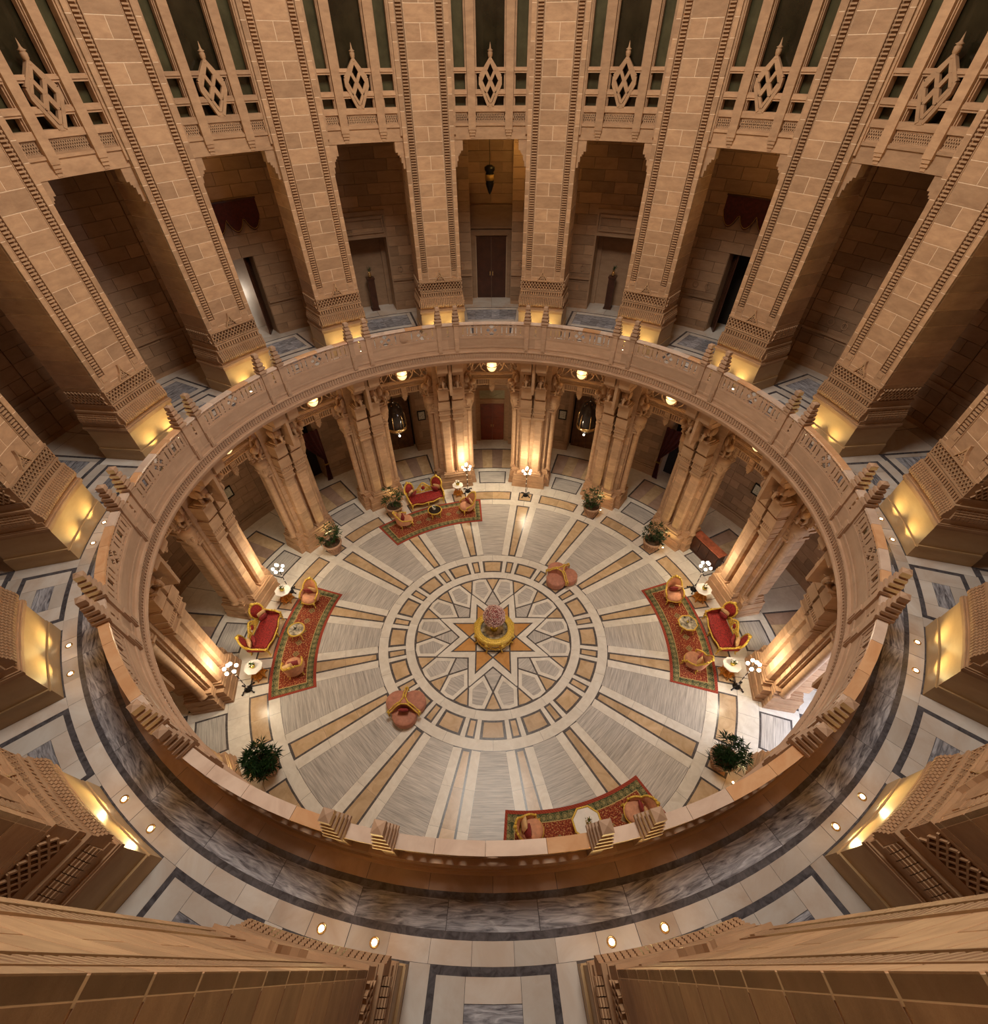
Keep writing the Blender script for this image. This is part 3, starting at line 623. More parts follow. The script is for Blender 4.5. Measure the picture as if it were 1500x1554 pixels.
    for s in (-1, 1): lf.wedge(16.62, 16.78, s * 2.85, s * 3.88, 0, 3.9, 1)
    lf.wedge(16.62, 16.78, -3.88, 3.88, 3.7, 3.95).wedge(16.62, 16.78, -2.9, 2.9, 2.78, 3.1); lf = lf.mesh('door_surround', 'sand')
    ty = MB().wedge(16.68, 16.78, -2.85, 2.85, 3.1, 3.7); ty = ty.mesh('tympanum', 'tymp')
    tyc = MB()
    for s in (-1, 1): sbar(tyc, 16.67, s * 2.4, 3.5, 0, 3.2, .05, .03)
    tyc = tyc.mesh('carved_swag', 'tymp')
    pl = MB()
    for s in (-1, 1): pl.wedge(16.15, 16.32, s * 3.95, s * 11.25, 0, .5, 2).wedge(16.2, 16.32, s * 3.95, s * 11.25, .5, .6, 2).wedge(16.2, 16.32, s * 3.95, s * 4.8, 0.5, 7.5, 1)
    pl = pl.mesh('stepped_plinth', 'wallst'); dk = MB().wedge(17.1, 17.2, -3.9, 3.9, 0, 4.0).mesh('painted_dark_panel', 'void')  # same painted near-black panel closes the lower openings
    td = [T('wall_core', core_l('door').mesh('wall_core', 'wmort')), T('door_surround', lf), T('tympanum', ty, ch=[T('carved_swag', tyc)]), T('stepped_plinth', pl)] + wall_blocks([], cache, 0, 8.3, .46, spans_l, 16.26, 16.32, 'wallst')
    tn = [T('wall_core', core_l('x').mesh('wall_core', 'wmort')), T('painted_dark_panel', dk), T('stepped_plinth', pl)] + wall_blocks([], cache, 0, 8.3, .46, spans_l, 16.26, 16.32, 'wallst')
    for k in range(16):
        a = 22.5 * k; grow(thing('wall_lower', 'warm sandstone wall behind the lower arcade, %s' % where_bay(k), None, P(16.3, a, 0), -a * D, kind='structure'), td if k in (0,) else tn, (0, -16.3, 0))
    # ---- doors
    def door(n, r, z0, h, half, mat, label):
        d = thing('door_%d' % n, label, None, P(r, 0, z0), 0, kind='structure')
        for s in (-1, 1):
            w_ = half; lf_ = MB().box((s * w_ / 2, 0, h / 2), (w_ - .012, .05, h))
            for i in range(3):
                zc = h * (i + .5) / 3; lf_.box((s * w_ / 2, -.03, zc), (w_ * .66, .02, h / 3 * .78))
            o = obj('door_leaf', lf_.mesh('door_leaf', mat), d); obj('handle', MB().box((s * .07, -.06, h * .42), (.035, .05, .2)).mesh('handle', 'brass'), o, label='brass handle')
    door(1, 17.0, 9.0, 2.85, .79, 'doord', 'tall dark brown double door with brass handles on the upper gallery')
    door(2, 16.7, 0.0, 2.75, .80, 'doorr', 'red brown double door with brass handles on the lower floor')
    for n, k in ((5, 1), (6, 15)):
        a = 22.5 * k; d = thing('door_%d' % n, 'tall carved brown wooden doors behind the lantern %s of the central door' % ('right' if k == 1 else 'left'), None, P(16.9, a, 0), -a * D, kind='structure')
        for s in (-1, 1):
            lf_ = MB().box((s * .52, 0, 1.9), (1.02, .06, 3.8))
            for i in range(4): lf_.box((s * (.16 + .24 * i), -.04, 1.9), (.09, .04, 3.6))
            obj('door_leaf', lf_.mesh('door_leaf', 'doorm'), d)
    for n, k, s in ((3, 2, -1), (4, 14, 1)):
        a = 22.5 * k; d = thing('door_%d' % n, 'dark door leaf open under the maroon valance, %s bay' % ('right' if k == 2 else 'left'), None, P(16.6, a + s * 3.3, 9.0), -(a - s * 55) * D, kind='structure')
        obj('door_leaf', MB().box((0, 0, 1.6), (1.0, .06, 3.2)).box((0, -.04, 2.3), (.7, .03, 1.4)).box((0, -.04, .8), (.7, .03, 1.0)).mesh('door_leaf', 'doord'), d)
build_walls()

# ------------------------------------------------------------------ lower clustered piers
def elephant():
    mb = MB()
    mb.ball((0, .32, 0), (.20, .34, .26)).ball((0, .0, .08), (.17, .20, .20)); 
    mb.tube([(0, -.12, .05), (0, -.24, -.06), (0, -.27, -.2), (0, -.2, -.30), (0, -.1, -.28)], [.085, .07, .055, .045, .03], 7)
    for s in (-1, 1):
        mb.ball((s * .17, .05, .08), (.04, .15, .17)); mb.tube([(s * .08, -.13, 0), (s * .1, -.25, -.03), (s * .1, -.33, .04)], [.03, .024, .01], 5)
        mb.tube([(s * .12, .15, -.1), (s * .12, .08, -.34)], [.08, .07], 6)
    mb.box((0, .2, -.38), (.46, .55, .08)); return mb
def build_lower_piers():
    st = MB(); 
    for hw, rf, z0, z1 in ((1.02, 11.42, 0, .16), (.98, 11.45, .16, .5), (.95, 11.50, .5, .85)): st.box((0, (rf + 12.6) / 2, (z0 + z1) / 2), (2 * hw, 12.6 - rf, z1 - z0))
    for hw, rf, z0, z1 in ((1.30, 11.76, 0, .16), (1.26, 11.80, .16, .5), (1.22, 11.84, .5, .85)): st.box((0, (rf + 13.0) / 2, (z0 + z1) / 2), (2 * hw, 13.0 - rf, z1 - z0))
    for e, z0, z1 in ((.10, .85, .92), (.06, .92, 1.0), (.09, 1.0, 1.08), (.04, 1.08, 1.18)):
        for x in (-.37, .37): st.box((x, 11.75, (z0 + z1) / 2), (.56 + 2 * e, .40 + 2 * e, z1 - z0))
        st.box((0, 12.35, (z0 + z1) / 2), (2.1 + 2 * e, 1.0 + e, z1 - z0))
    core = MB().box((0, 12.36, 4.75), (1.68, 1.0, 7.2)).box((0, 12.61, 4.75), (1.93, .9, 7.2))
    cblk = MB().box((0, 12.35, .22), (1.71, 1.0, .415)).box((0, 12.62, .22), (1.96, .92, .415)).mesh('block', 'sand')
    for x in (-.86, .86): core.box((x, 12.05, 3.4), (.14, .18, 4.6))
    def octp(cx, cy, hx, hy, c): return [(cx - hx, cy - hy + c), (cx - hx + c, cy - hy), (cx + hx - c, cy - hy), (cx + hx, cy - hy + c), (cx + hx, cy + hy), (cx - hx, cy + hy)]
    drum = MB().prism(octp(0, 0, .27, .22, .09), .004, .436).mesh('drum', 'sand')
    side = MB()
    for s in (-1, 1):
        side.lathe([(.22, 1.0), (.24, 1.06), (.19, 1.12), (.17, 1.2), (.17, 4.75), (.2, 4.8), (.17, 4.86), (.18, 4.95), (.27, 5.2), (.30, 5.5), (.33, 5.52), (.33, 5.9)], 10, (s * 1.08, 12.2, 0))
        for i in range(6):
            q = i * math.pi / 3; side.ball((s * 1.08 + .24 * math.cos(q), 12.2 + .24 * math.sin(q), 5.35), (.08, .08, .16), 6, 4)
    cap = MB()
    for s in (-1, 1):
        x = s * .37
        for hw, rf, z0, z1 in ((.27, 11.50, 4.62, 4.70), (.31, 11.45, 4.70, 4.80), (.28, 11.48, 4.80, 5.02), (.33, 11.42, 5.02, 5.10), (.30, 11.44, 5.10, 5.34), (.34, 11.38, 5.34, 5.42), (.31, 11.36, 5.42, 5.86), (.27, 11.40, 5.86, 5.92), (.25, 11.36, 5.92, 6.0), (.28, 11.26, 6.0, 6.5), (.31, 11.22, 6.5, 6.58), (.26, 11.24, 6.58, 6.64)):
            cap.box((x, (rf + 12.1) / 2, (z0 + z1) / 2), (2 * hw, 12.1 - rf, z1 - z0 - .006))
        for i in range(6): cap.box((x - .25 + .1 * i, 11.435, 5.22), (.05, .03, .2))
        for hw, rf, z0, z1 in ((.22, 10.9, 7.45, 7.6), (.26, 10.75, 7.6, 7.75), (.26, 10.5, 7.78, 8.3)): cap.box((x, (rf + 12.1) / 2, (z0 + z1) / 2), (2 * hw, 12.1 - rf, z1 - z0))
    for z, w_ in ((5.0, 2.25), (5.45, 2.45), (5.95, 2.55), (6.5, 2.3)):
        cap.box((0, 12.45, z), (w_, 1.05, .09)).box((0, 12.45, z + .12), (w_ - .14, 1.0, .12))
    cap.box((0, 12.5, 7.2), (2.1, 1.0, 2.2))
    slot = MB().box((0, 11.3, 7.35), (.14, 1.4, 1.6)).mesh('carved_slab', 'sand2')
    el = elephant().mesh('elephant_bracket', 'sand2')
    beast = MB(); beast.ball((0, 0, 0), (.16, .3, .2)).ball((0, -.3, .12), (.13, .16, .15)); beast.tube([(0, .1, .1), (0, .2, .4), (0, .0, .6), (0, -.2, .55)], [.1, .08, .07, .05], 6)
    for s in (-1, 1): beast.tube([(s * .1, -.05, 0), (s * .14, -.2, -.25), (s * .1, -.1, -.45)], [.07, .06, .05], 6).ball((s * .13, .05, .25), (.04, .22, .22), 6, 4)
    bm = beast.mesh('beast_bracket', 'sand2')
    tpl = [T('stepped_base', st.mesh('stepped_base', 'sand')), T('core', core.mesh('core', 'sand')), T('side_column', side.mesh('side_column', 'sand')), T('capital', cap.mesh('capital', 'sand2')), T('carved_slab', slot)]
    for x in (-.37, .37):
        for i in range(8): tpl.append(T('drum', drum, (x, 11.75, 1.18 + .436 * i)))
        if x < 0:
            for i in range(8): tpl.append(T('block', cblk, (0, 0, 1.18 + .436 * i)))
        tpl.append(T('elephant_bracket', el, (x, 11.12, 7.1)))
    for s in (-1, 1): tpl.append(T('beast_bracket', bm, (s * 1.08, 11.95, 6.5), s * 55 * D))
    for k in range(16):
        a = 11.25 + 22.5 * k; grow(thing('clustered_pier', 'twin-shafted lower pier, %s' % where_pier(k), 'pier', P(12.2, a, 0), -a * D, 'lower arcade piers'), tpl, (0, -12.2, 0))
build_lower_piers()

# ------------------------------------------------------------------ arch screens of the lower arcade
def build_screens():
    R0, R1 = 12.18, 12.34
    beam = MB().wedge(R0 - .03, R1, -6.4, 6.4, 7.9, 8.3).wedge(R0 - .03, R1, -6.4, 6.4, 6.84, 6.92)
    for s in (-1, 1): beam.wedge(R0 - .02, R1, s * 4.3, s * 6.4, 5.92, 6.0, 1).wedge(R0 - .02, R1, s * 6.2, s * 6.4, 5.92, 8.0, 1)
    lace = MB(); lattice(lace, R0 + .03, -6.2, 6.2, 6.6, 6.84, 16, .03, .06); lace.wedge(R0 + .05, R0 + .08, -6.2, 6.2, 6.58, 6.84)
    for s in (-1, 1):
        lattice(lace, R0 + .03, s * 4.4, s * 6.2, 6.0, 6.58, 2, .04, .06)
        for i in range(5): a = s * (1.1 + .55 * i); lace.wedge(R0, R0 + .06, a - .12, a + .12, 6.3, 6.6, 1)
        lace.wedge(R0, R0 + .06, s * .7, s * 4.3, 6.24, 6.30, 1).wedge(R0, R0 + .06, s * 3.9, s * 4.4, 6.1, 6.6, 1)
    pen = MB().wedge(R0 - .05, R0 + .08, -.7, .7, 6.05, 6.6, 2); lattice(pen, R0 - .06, -.6, .6, 6.1, 6.55, 2, .035, .04); pen.wedge(R0 - .04, R0 + .08, -.5, .5, 5.95, 6.06, 1).wedge(R0 - .02, R0 + .06, -.25, .25, 5.86, 5.96, 1)
    scr = MB()
    for s in (-1, 1):
        for p in ([(1.7, 6.95), (2.6, 7.1), (3.0, 7.4), (2.6, 7.6), (2.2, 7.4), (2.5, 7.25)], [(6.1, 6.95), (5.2, 7.1), (4.6, 7.5), (5.1, 7.75), (5.6, 7.5), (5.2, 7.35)], [(2.0, 7.8), (3.4, 7.3), (4.6, 7.0), (6.1, 7.6)], [(1.7, 7.3), (2.6, 7.85), (4.2, 7.8), (6.1, 7.2)]):
            scr.tube([P(R0 + .06, s * a, z) for a, z in p], .045, 5)
    boss = MB(); bo = []
    for q in range(9):
        th = math.pi * q / 8; bo.append((math.cos(th), math.sin(th)))
    boss.wedge(R0 - .02, R1, -1.45, 1.45, 7.25, 7.9); boss.wedge(R0 - .02, R1, -1.2, 1.2, 7.05, 7.25).wedge(R0 - .02, R1, -.8, .8, 6.95, 7.05)
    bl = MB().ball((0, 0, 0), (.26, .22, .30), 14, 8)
    tpl = [T('beam', beam.mesh('beam', 'sand')), T('lace_band', lace.mesh('lace_band', 'sand2')), T('pendant', pen.mesh('pendant', 'sand2')), T('scrollwork', scr.mesh('scrollwork', 'sand2')), T('boss', boss.mesh('boss', 'sand'))]
    blm = bl.mesh('boss_glow_ball', 'bowl')
    ring = MB().tube([(.27 * math.cos(q * math.pi / 8), .23 * math.sin(q * math.pi / 8), .0) for q in range(16)], .02, 5, True).box((0, .12, .0), (.1, .25, .06)).mesh('metal_ring', 'brass')
    for k in range(16):
        a = 22.5 * k; grow(thing('arch_screen', 'lower arcade lace screen, %s' % where_bay(k), 'screen', P(12.25, a, 5.86), -a * D, 'lace screens of the lower arcade'), tpl, (0, -12.25, -5.86))
        lamp = thing('glowing_boss', 'self-glowing stone boss on the lower lace screen, %s' % where_bay(k), 'lamp', P(12.02, a, 7.35), -a * D, 'self-glowing bosses above the lower arcade'); obj('boss_glow_ball', blm, lamp); obj('metal_ring', ring, lamp)  # glowing ball stands for a brightly lit stone boss, not a lamp
        l = bpy.data.lights.new('boss_fill_light', 'POINT'); l.energy = 14; l.color = (1, .66, .30); l.shadow_soft_size = .15; o = bpy.data.objects.new('boss_fill_light', l); col.objects.link(o); o.parent = lamp; o.location = (0, -.35, .1)  # point light added to back up the boss glow
        l = bpy.data.lights.new('arcade_light', 'POINT'); l.energy = 26; l.color = (1, .68, .38); l.shadow_soft_size = .25; o = bpy.data.objects.new('arcade_light', l); col.objects.link(o); o.parent = lamp; o.location = (0, 2.4, .1)
build_screens()

# ------------------------------------------------------------------ recessed uplights
def build_uplights():
    ring = MB().lathe([(.045, 0), (.045, .012), (.075, .012), (.08, 0)], 14).mesh('trim_ring', 'brass'); disc = MB().lathe([(0, .008), (.05, .008), (.05, 0)], 12).mesh('lens', 'bulb')
    def up(loc, a, label, group, power, tilt, size, bl=.8):
        t = thing('floor_uplight', label, 'light', loc, -a * D, group); obj('trim_ring', ring, t); obj('lens', disc, t)
        l = bpy.data.lights.new('uplight_beam', 'SPOT'); l.energy = power; l.color = (1, .78, .32); l.spot_size = size * D; l.spot_blend = bl; l.shadow_soft_size = .03
        o = bpy.data.objects.new('uplight_beam', l); col.objects.link(o); o.parent = t; o.location = (0, 0, .04); o.rotation_euler = ((180 - tilt) * D, 0, 0)
    for k in range(16):
        a0 = 11.25 + 22.5 * k
        for s in (-1, 1): up(P(11.6, a0 + s * 2.17, GZ), a0, '%s gallery uplight before the pier %s' % ('clockwise' if s > 0 else 'anticlockwise', where_pier(k)), 'gallery uplights', 110, -13, 110)
    for k in (1, 2, 5, 10, 13, 14): a0 = 11.25 + 22.5 * k; up(P(11.12, a0 + 2.1, 0), a0, 'uplight behind the potted palm, pier %s' % where_pier(k), 'lower floor uplights', 110, -10, 100)
build_uplights()

# ------------------------------------------------------------------ furniture
def cabriole(mb, x, y, h, ox, oy, r=.035):
    mb.tube([(x, y, h), (x + ox * .6, y + oy * .6, h * .72), (x + ox * .2, y + oy * .2, h * .35), (x + ox * .5, y + oy * .5, .05), (x + ox * .8, y + oy * .8, 0.012)], [r * 1.2, r * 1.35, r * .75, r * .6, r * .9], 7)
def chair_meshes(peach='peach'):
    seat = MB(); n = 22
    ring = lambda k, z: [(k * .36 * math.cos(t) * (1.05), .02 + k * .36 * math.sin(t) * 1.05, z) for t in [2 * math.pi * i / n for i in range(n)]]
    vs = ring(.98, .30) + ring(1.05, .36) + ring(1.03, .44) + ring(.8, .50) + ring(.4, .52); fs = [(j * n + i, j * n + (i + 1) % n, (j + 1) * n + (i + 1) % n, (j + 1) * n + i) for j in range(4) for i in range(n)] + [tuple(4 * n + i for i in range(n)), tuple(range(n))[::-1]]
    seat.add(vs, fs, True); pad = MB(); rim = MB(); out = MB(); N = 20; top = []; th0 = 20 * D
    inner = []; outer = []
    for i in range(N + 1):
        t = i / N; ang = math.pi + th0 + (-math.pi - 2 * th0) * t + math.pi * 0; ang = (200 - 220 * t) * D - math.pi  # horseshoe round the back (-Y)
        ang = (160 + 220 * t) * D; b = abs(t - .5) * 2; h = .66 + .44 * max(0, 1 - (b / .48) ** 2) if b < .48 else .66 - .10 * ((b - .48) / .52) ** 2
        rr = .44 + (.06 if b < .4 else .0); lean = .10 * max(0, 1 - b * 1.6)
        x, y = rr * math.cos(ang), rr * math.sin(ang)
        d = Vector((math.cos(ang), math.sin(ang), 0)); top.append(Vector((x, y, h)) + d * lean)
        inner.append([Vector((x, y, .38)) * 1 - d * .06 + Vector((0, 0, 0)), Vector((x, y, (.38 + h) / 2)) - d * .10 + d * lean * .5, Vector((x, y, h - .03)) + d * (lean - .04)])
        outer.append([Vector((x, y, .32)) + d * .02, Vector((x, y, (.38 + h) / 2)) + d * (.03 + lean * .5), Vector((x, y, h - .01)) + d * (lean + .015)])
    for G_, tgt in ((inner, pad), (outer, out)):
        vs = [p for c_ in G_ for p in c_]; fs = [(i * 3 + j, (i + 1) * 3 + j, (i + 1) * 3 + j + 1, i * 3 + j + 1) for i in range(N) for j in range(2)]; tgt.add(vs, fs if tgt is pad else [f[::-1] for f in fs], True)
    rim.tube(top, .042, 7)
    for i in (8, 9, 10, 11, 12): rim.ball(top[i] + Vector((0, 0, .035)), .05 if i != 10 else .075, 7, 5)
    for i in range(0, N + 1, 2): rim.ball(top[i], .042, 6, 4)
    for s_, i in ((1, 0), (-1, N)):
        p = top[i]; rim.tube([p, p + Vector((0, .06, -.03)), Vector((p.x * .92, p.y + .03, .42)), Vector((p.x * .85, p.y, .33))], [.035, .04, .03, .03], 6); rim.ball(p + Vector((0, .04, 0)), .05, 7, 5)
    apr = MB(); apr.tube([(v[0] * 1.02, v[1], .33 + .025 * math.cos(5 * i)) for i, v in enumerate(ring(1.04, .33))], .032, 6, True)
    legs = [MB() for _ in range(4)]
    for l, (x, y) in zip(legs, ((-.27, .28), (.27, .28), (-.24, -.28), (.24, -.28))): cabriole(l, x, y, .33, (.10 if x > 0 else -.10), (.10 if y > 0 else -.14))
    tpl = [T('seat', seat.mesh('seat', peach)), T('inside_back', pad.mesh('inside_back', peach)), T('outside_back', out.mesh('outside_back', peach)), T('gilt_rim', rim.mesh('gilt_rim', 'gold')), T('apron', apr.mesh('apron', 'gold'))]
    return tpl + [T('leg', l.mesh('leg', 'gold')) for l in legs]
CH = chair_meshes()
cush = MB().cushion((0, 0, 0), (.42, .42, .15)).mesh('cushion', 'plum'); cushc = MB().cushion((0, 0, 0), (.42, .42, .15)).mesh('cushion', 'cream')
def scatter_cushion(me, loc, heading, tilt, label, group='scatter cushions', roll=0):
    o = thing('cushion', label, 'cushion', loc, 0, group, me); o.rotation_euler = ((90 - tilt) * D, roll * D, -heading * D); return o
def armchair(x, y, heading, lab, z=.015):
    grow(thing('armchair', 'gilt tub armchair in peach velvet, %s' % lab, 'chair', (x, y, z), -heading * D, 'gilt armchairs on the rugs'), CH)
    d = P(1, heading); s_ = P(1, heading + 90)
    p = Vector((x, y, z)) - d * .16; scatter_cushion(cush, (p.x + s_.x * .06, p.y + s_.y * .06, z + .66), heading, 22, 'plum cushion in the armchair %s' % lab, roll=8)
    p = Vector((x, y, z)) - d * .25; scatter_cushion(cushc, (p.x - s_.x * .13, p.y - s_.y * .13, z + .68), heading, 20, 'cream cushion in the armchair %s' % lab, roll=-12)
armchair(-5.05, 7.78, 62, 'at the left end of the far left rug'); armchair(-1.55, 9.0, 238, 'at the right end of the far left rug')
armchair(-9.08, 2.12, 188, 'at the far end of the left rug'); armchair(-8.78, -1.72, 338, 'at the near end of the left rug')
armchair(8.98, 2.16, 186, 'at the far end of the right rug'); armchair(8.92, -1.5, 318, 'at the near end of the right rug')
armchair(1.32, -8.16, 84, 'at the left end of the nearest rug'); armchair(5.05, -7.6, 262, 'at the right end of the nearest rug')

def build_rugs():
    mb = MB().wedge(8.08, 10.08, -18.5, 18.5, 0, .015, 24); me = mb.mesh('rug', 'rug')
    for (x, y, a, lab) in ((0, 0, 337.3, 'under the far left seating group'), (0, 0, 270.2, 'under the left seating group'), (0, 0, 88.4, 'under the right seating group'), (1.15, .62, 166.6, 'under the nearest seating group by the parapet')):
        thing('rug', 'curved red Persian rug with green border, %s' % lab, 'rug', (x, y, 0.0), -a * D, 'curved Persian rugs', me)
build_rugs()

def build_sofas():
    # local: back +Y, front -Y, x along
    n = 20; seat = MB(); vs = []; fs = []
    for z, k in ((.34, 1.0), (.40, 1.03), (.46, 1.0), (.50, .86), (.51, .5)):
        front = [(-.98 + 1.96 * i / n) for i in range(n + 1)]
        for x in front: vs.append((x * k, -.50 * k - .10 * math.cos(x / .98 * math.pi * 1.0) * k * .6 - .0, z))
        for x in front[::-1]: vs.append((x * k, .30 * k, z))
    m = 2 * (n + 1)
    for j in range(4): fs += [(j * m + i, j * m + (i + 1) % m, (j + 1) * m + (i + 1) % m, (j + 1) * m + i) for i in range(m)]
    fs += [tuple(4 * m + i for i in range(m)), tuple(range(m))[::-1]]; seat.add(vs, fs, False)
    fr = MB(); fr.tube([(x, -.53 - .06 * math.cos(x / .98 * math.pi), .34 + .03 * math.cos(x * 9)) for x in [(-1.0 + 2.0 * i / n) for i in range(n + 1)]], .04, 7)
    fr.tube([(-1.0, -.5, .34), (-1.02, .32, .36), (1.02, .32, .36), (1.0, -.5, .34)], .04, 6)
    tplb = []
    for s in (-1, 1):
        arm = MB().tube([(s * 1.0, -.55, .34), (s * 1.04, -.5, .52), (s * 1.08, -.3, .62), (s * 1.10, .05, .66), (s * 1.06, .35, .8)], [.04, .05, .045, .04, .05], 7).ball((s * 1.03, -.54, .55), .06)
        for i in range(5): arm.ball((s * 1.09, -.3 + .14 * i, .66), .045, 6, 4)
        R = Matrix.Rotation(-14 * D, 3, 'X') @ Matrix.Rotation(0, 3, 'Z'); Rz = Matrix.Rotation(s * -28 * D, 3, 'Z') @ R; c = Vector((s * .86, .42, .86))
        ear = MB(); pts = [c + Rz @ Vector((.33 * math.cos(q * math.pi / 12), 0, .40 * math.sin(q * math.pi / 12))) for q in range(24)]; ear.tube(pts, .05, 7, True)
        for q in range(24): 
            if q in range(1, 12): ear.ball(pts[q] + Vector((0, 0, .02)), .052, 6, 4)
        ear.ball(pts[6] + Vector((0, 0, .05)), .09, 7, 5)
        pd = MB().ball(c, (.30, .07, .37), 14, 8, Rz)
        ap = MB().add([(s * 1.06, -.45, .36), (s * 1.06, .35, .36), (s * 1.09, .35, .74), (s * 1.08, -.3, .60)], [(0, 1, 2, 3)]).add([(s * 1.03, -.45, .36), (s * 1.03, .35, .36), (s * 1.06, .35, .74), (s * 1.05, -.3, .60)], [(0, 1, 2, 3)])
        tplb += [T('arm', arm.mesh('arm', 'gold'), ch=[T('arm_pad', ap.mesh('arm_pad', 'red'))]), T('end_backrest', ear.mesh('end_backrest', 'gold'), ch=[T('oval_pad', pd.mesh('oval_pad', 'red'))])]
    cr_ = MB()
    prof = [(-.62, .52), (-.5, .72), (-.36, .78), (-.24, .92), (-.12, 1.06), (0, 1.14), (.12, 1.06), (.24, .92), (.36, .78), (.5, .72), (.62, .52)]
    cr_.tube([(x, .38, z) for x, z in prof], .045, 7); cr_.tube([(x, .36, .5) for x in (-.62, 0, .62)], .04, 6)
    for i in range(120):
        x = random.uniform(-.52, .52); zt = 1.08 - 1.0 * abs(x) * .95; z = random.uniform(.52, max(.56, zt)); 
        if x * x + (z - .78) ** 2 > .018: cr_.ball((x, .37, z), random.uniform(.03, .05), 6, 4)
    md = MB().ball((0, .35, .78), (.12, .04, .14), 10, 6)
    legs = []
    for x, y in ((-.95, -.48), (.95, -.48), (0, -.56), (-.95, .28), (.95, .28)):
        l = MB(); cabriole(l, x, y, .34, .06 * (1 if x > 0 else -1 if x < 0 else 0), -.1 if y < 0 else .08, .038); legs.append(T('leg', l.mesh('leg', 'gold')))
    tpl = [T('seat', seat.mesh('seat', 'red')), T('seat_frame', fr.mesh('seat_frame', 'gold')), T('carved_crest', cr_.mesh('carved_crest', 'gold'), ch=[T('medallion', md.mesh('medallion', 'red'))])] + tplb + legs
    for a, lab in ((337.6, 'behind the far left rug'), (270.3, 'behind the left rug'), (89.9, 'behind the right rug')):
        root = thing('sofa', 'carved gilt sofa with red velvet seat and oval ends, %s' % lab, 'sofa', P(10.72, a, 0), -a * D, 'red and gold sofas'); grow(root, tpl)
        mw = Matrix.Translation(P(10.72, a, 0)) @ Matrix.Rotation(-a * D, 4, 'Z')
        for s in (-1, 1):
            sd = 'clockwise' if s > 0 else 'anticlockwise'
            p = mw @ Vector((s * .66, .1, .70)); scatter_cushion(cush, p, a + 180 + s * 38, 26, 'plum cushion, %s end of the sofa %s' % (sd, lab))
            p = mw @ Vector((s * .82, .22, .74)); scatter_cushion(cushc, p, a + 180 + s * 38, 20, 'cream cushion at the %s end of the sofa %s' % (sd, lab))
build_sofas()

def ngon(n, r, sx=1.0, ph=0): return [(r * sx * math.cos(2 * math.pi * i / n + ph), r * math.sin(2 * math.pi * i / n + ph)) for i in range(n)]
def coffee(x, y, heading, r, n, topmat, lab, h=.5, flower='petalw', z=.015):
    t = thing('coffee_table', lab, 'table', (x, y, z), -heading * D, 'gilt coffee tables')
    tp = MB().prism(ngon(n, r * .86, 1, math.pi / n), h - .01, h + .004); obj('table_top', tp.mesh('table_top', topmat), t)
    ri = MB().tube([(a, b, h) for a, b in ngon(n if n <= 10 else 28, r * .93, 1, math.pi / n)], .035, 7, True); ri.tube([(a, b, h - .08) for a, b in ngon(20, r * .8)], .025, 6, True)
    for i in range(16): q = 2 * math.pi * i / 16; ri.ball((r * .86 * math.cos(q), r * .86 * math.sin(q), h - .05), .035, 6, 4)
    obj('gilt_rim', ri.mesh('gilt_rim', 'gold'), t)
    for i in range(4):
        q = math.pi / 4 + i * math.pi / 2; l = MB(); cabriole(l, r * .72 * math.cos(q), r * .72 * math.sin(q), h - .04, .12 * math.cos(q), .12 * math.sin(q), .026); l.tube([(r * .7 * math.cos(q), r * .7 * math.sin(q), .16), (0, 0, .2)], .015, 5); obj('leg', l.mesh('leg', 'gold'), t)
    return t
def posy(x, y, z, lab, pot='vase', s=1.0, petals='petalw'):
    t = thing('posy', lab, 'flowers', (x, y, z), 0, None); obj('pot', MB().lathe([(.05 * s, 0), (.08 * s, .04 * s), (.085 * s, .1 * s), (.07 * s, .12 * s)], 12).mesh('pot', pot), t)
    f = MB(); g = MB()
    for i in range(16):
        q = random.uniform(0, 6.28); e = random.uniform(.2, 1.2); d = Vector((math.cos(q) * math.cos(e), math.sin(q) * math.cos(e), math.sin(e))); p0 = Vector((0, 0, .11 * s)); p1 = p0 + d * .15 * s
        w_ = d.cross(Vector((0, 0, 1))).normalized() * .018 * s; g.add([p0, p0 + d * .08 * s + w_, p1, p0 + d * .08 * s - w_], [(0, 1, 2, 3)])
    for i in range(9): q = random.uniform(0, 6.28); f.ball((.07 * s * math.cos(q), .07 * s * math.sin(q), (.17 + random.uniform(0, .07)) * s), .028 * s, 6, 4)
    obj('foliage', g.mesh('foliage', 'leaf'), t, kind='stuff'); obj('blossom', f.mesh('blossom', petals), t, kind='stuff')
coffee(-3.39, 8.50, 337, .42, 24, 'blackgl', 'round gilt coffee table with smoky top on the far left rug'); posy(-3.42, 8.52, .52, 'small white posy on the smoky coffee table', 'silver', 1.2)
coffee(-9.15, .12, 270, .40, 24, 'silver', 'round gilt coffee table with glazed floral top on the left rug'); posy(-9.2, .14, .52, 'tiny vase of flowers on the left round coffee table', 'blackgl', .7)
coffee(9.14, .40, 90, .47, 8, 'silver', 'octagonal gilt coffee table with glazed top on the right rug'); posy(9.14, .44, .52, 'small vase of flowers on the octagonal coffee table by the right sofa', 'vase', .7, 'pink')
coffee(3.25, -7.95, 167, .56, 8, 'topm', 'white topped octagonal coffee table on the nearest rug'); posy(3.28, -7.93, .52, 'sprig of cream flowers on the white octagonal coffee table', 'vase', 1.1)

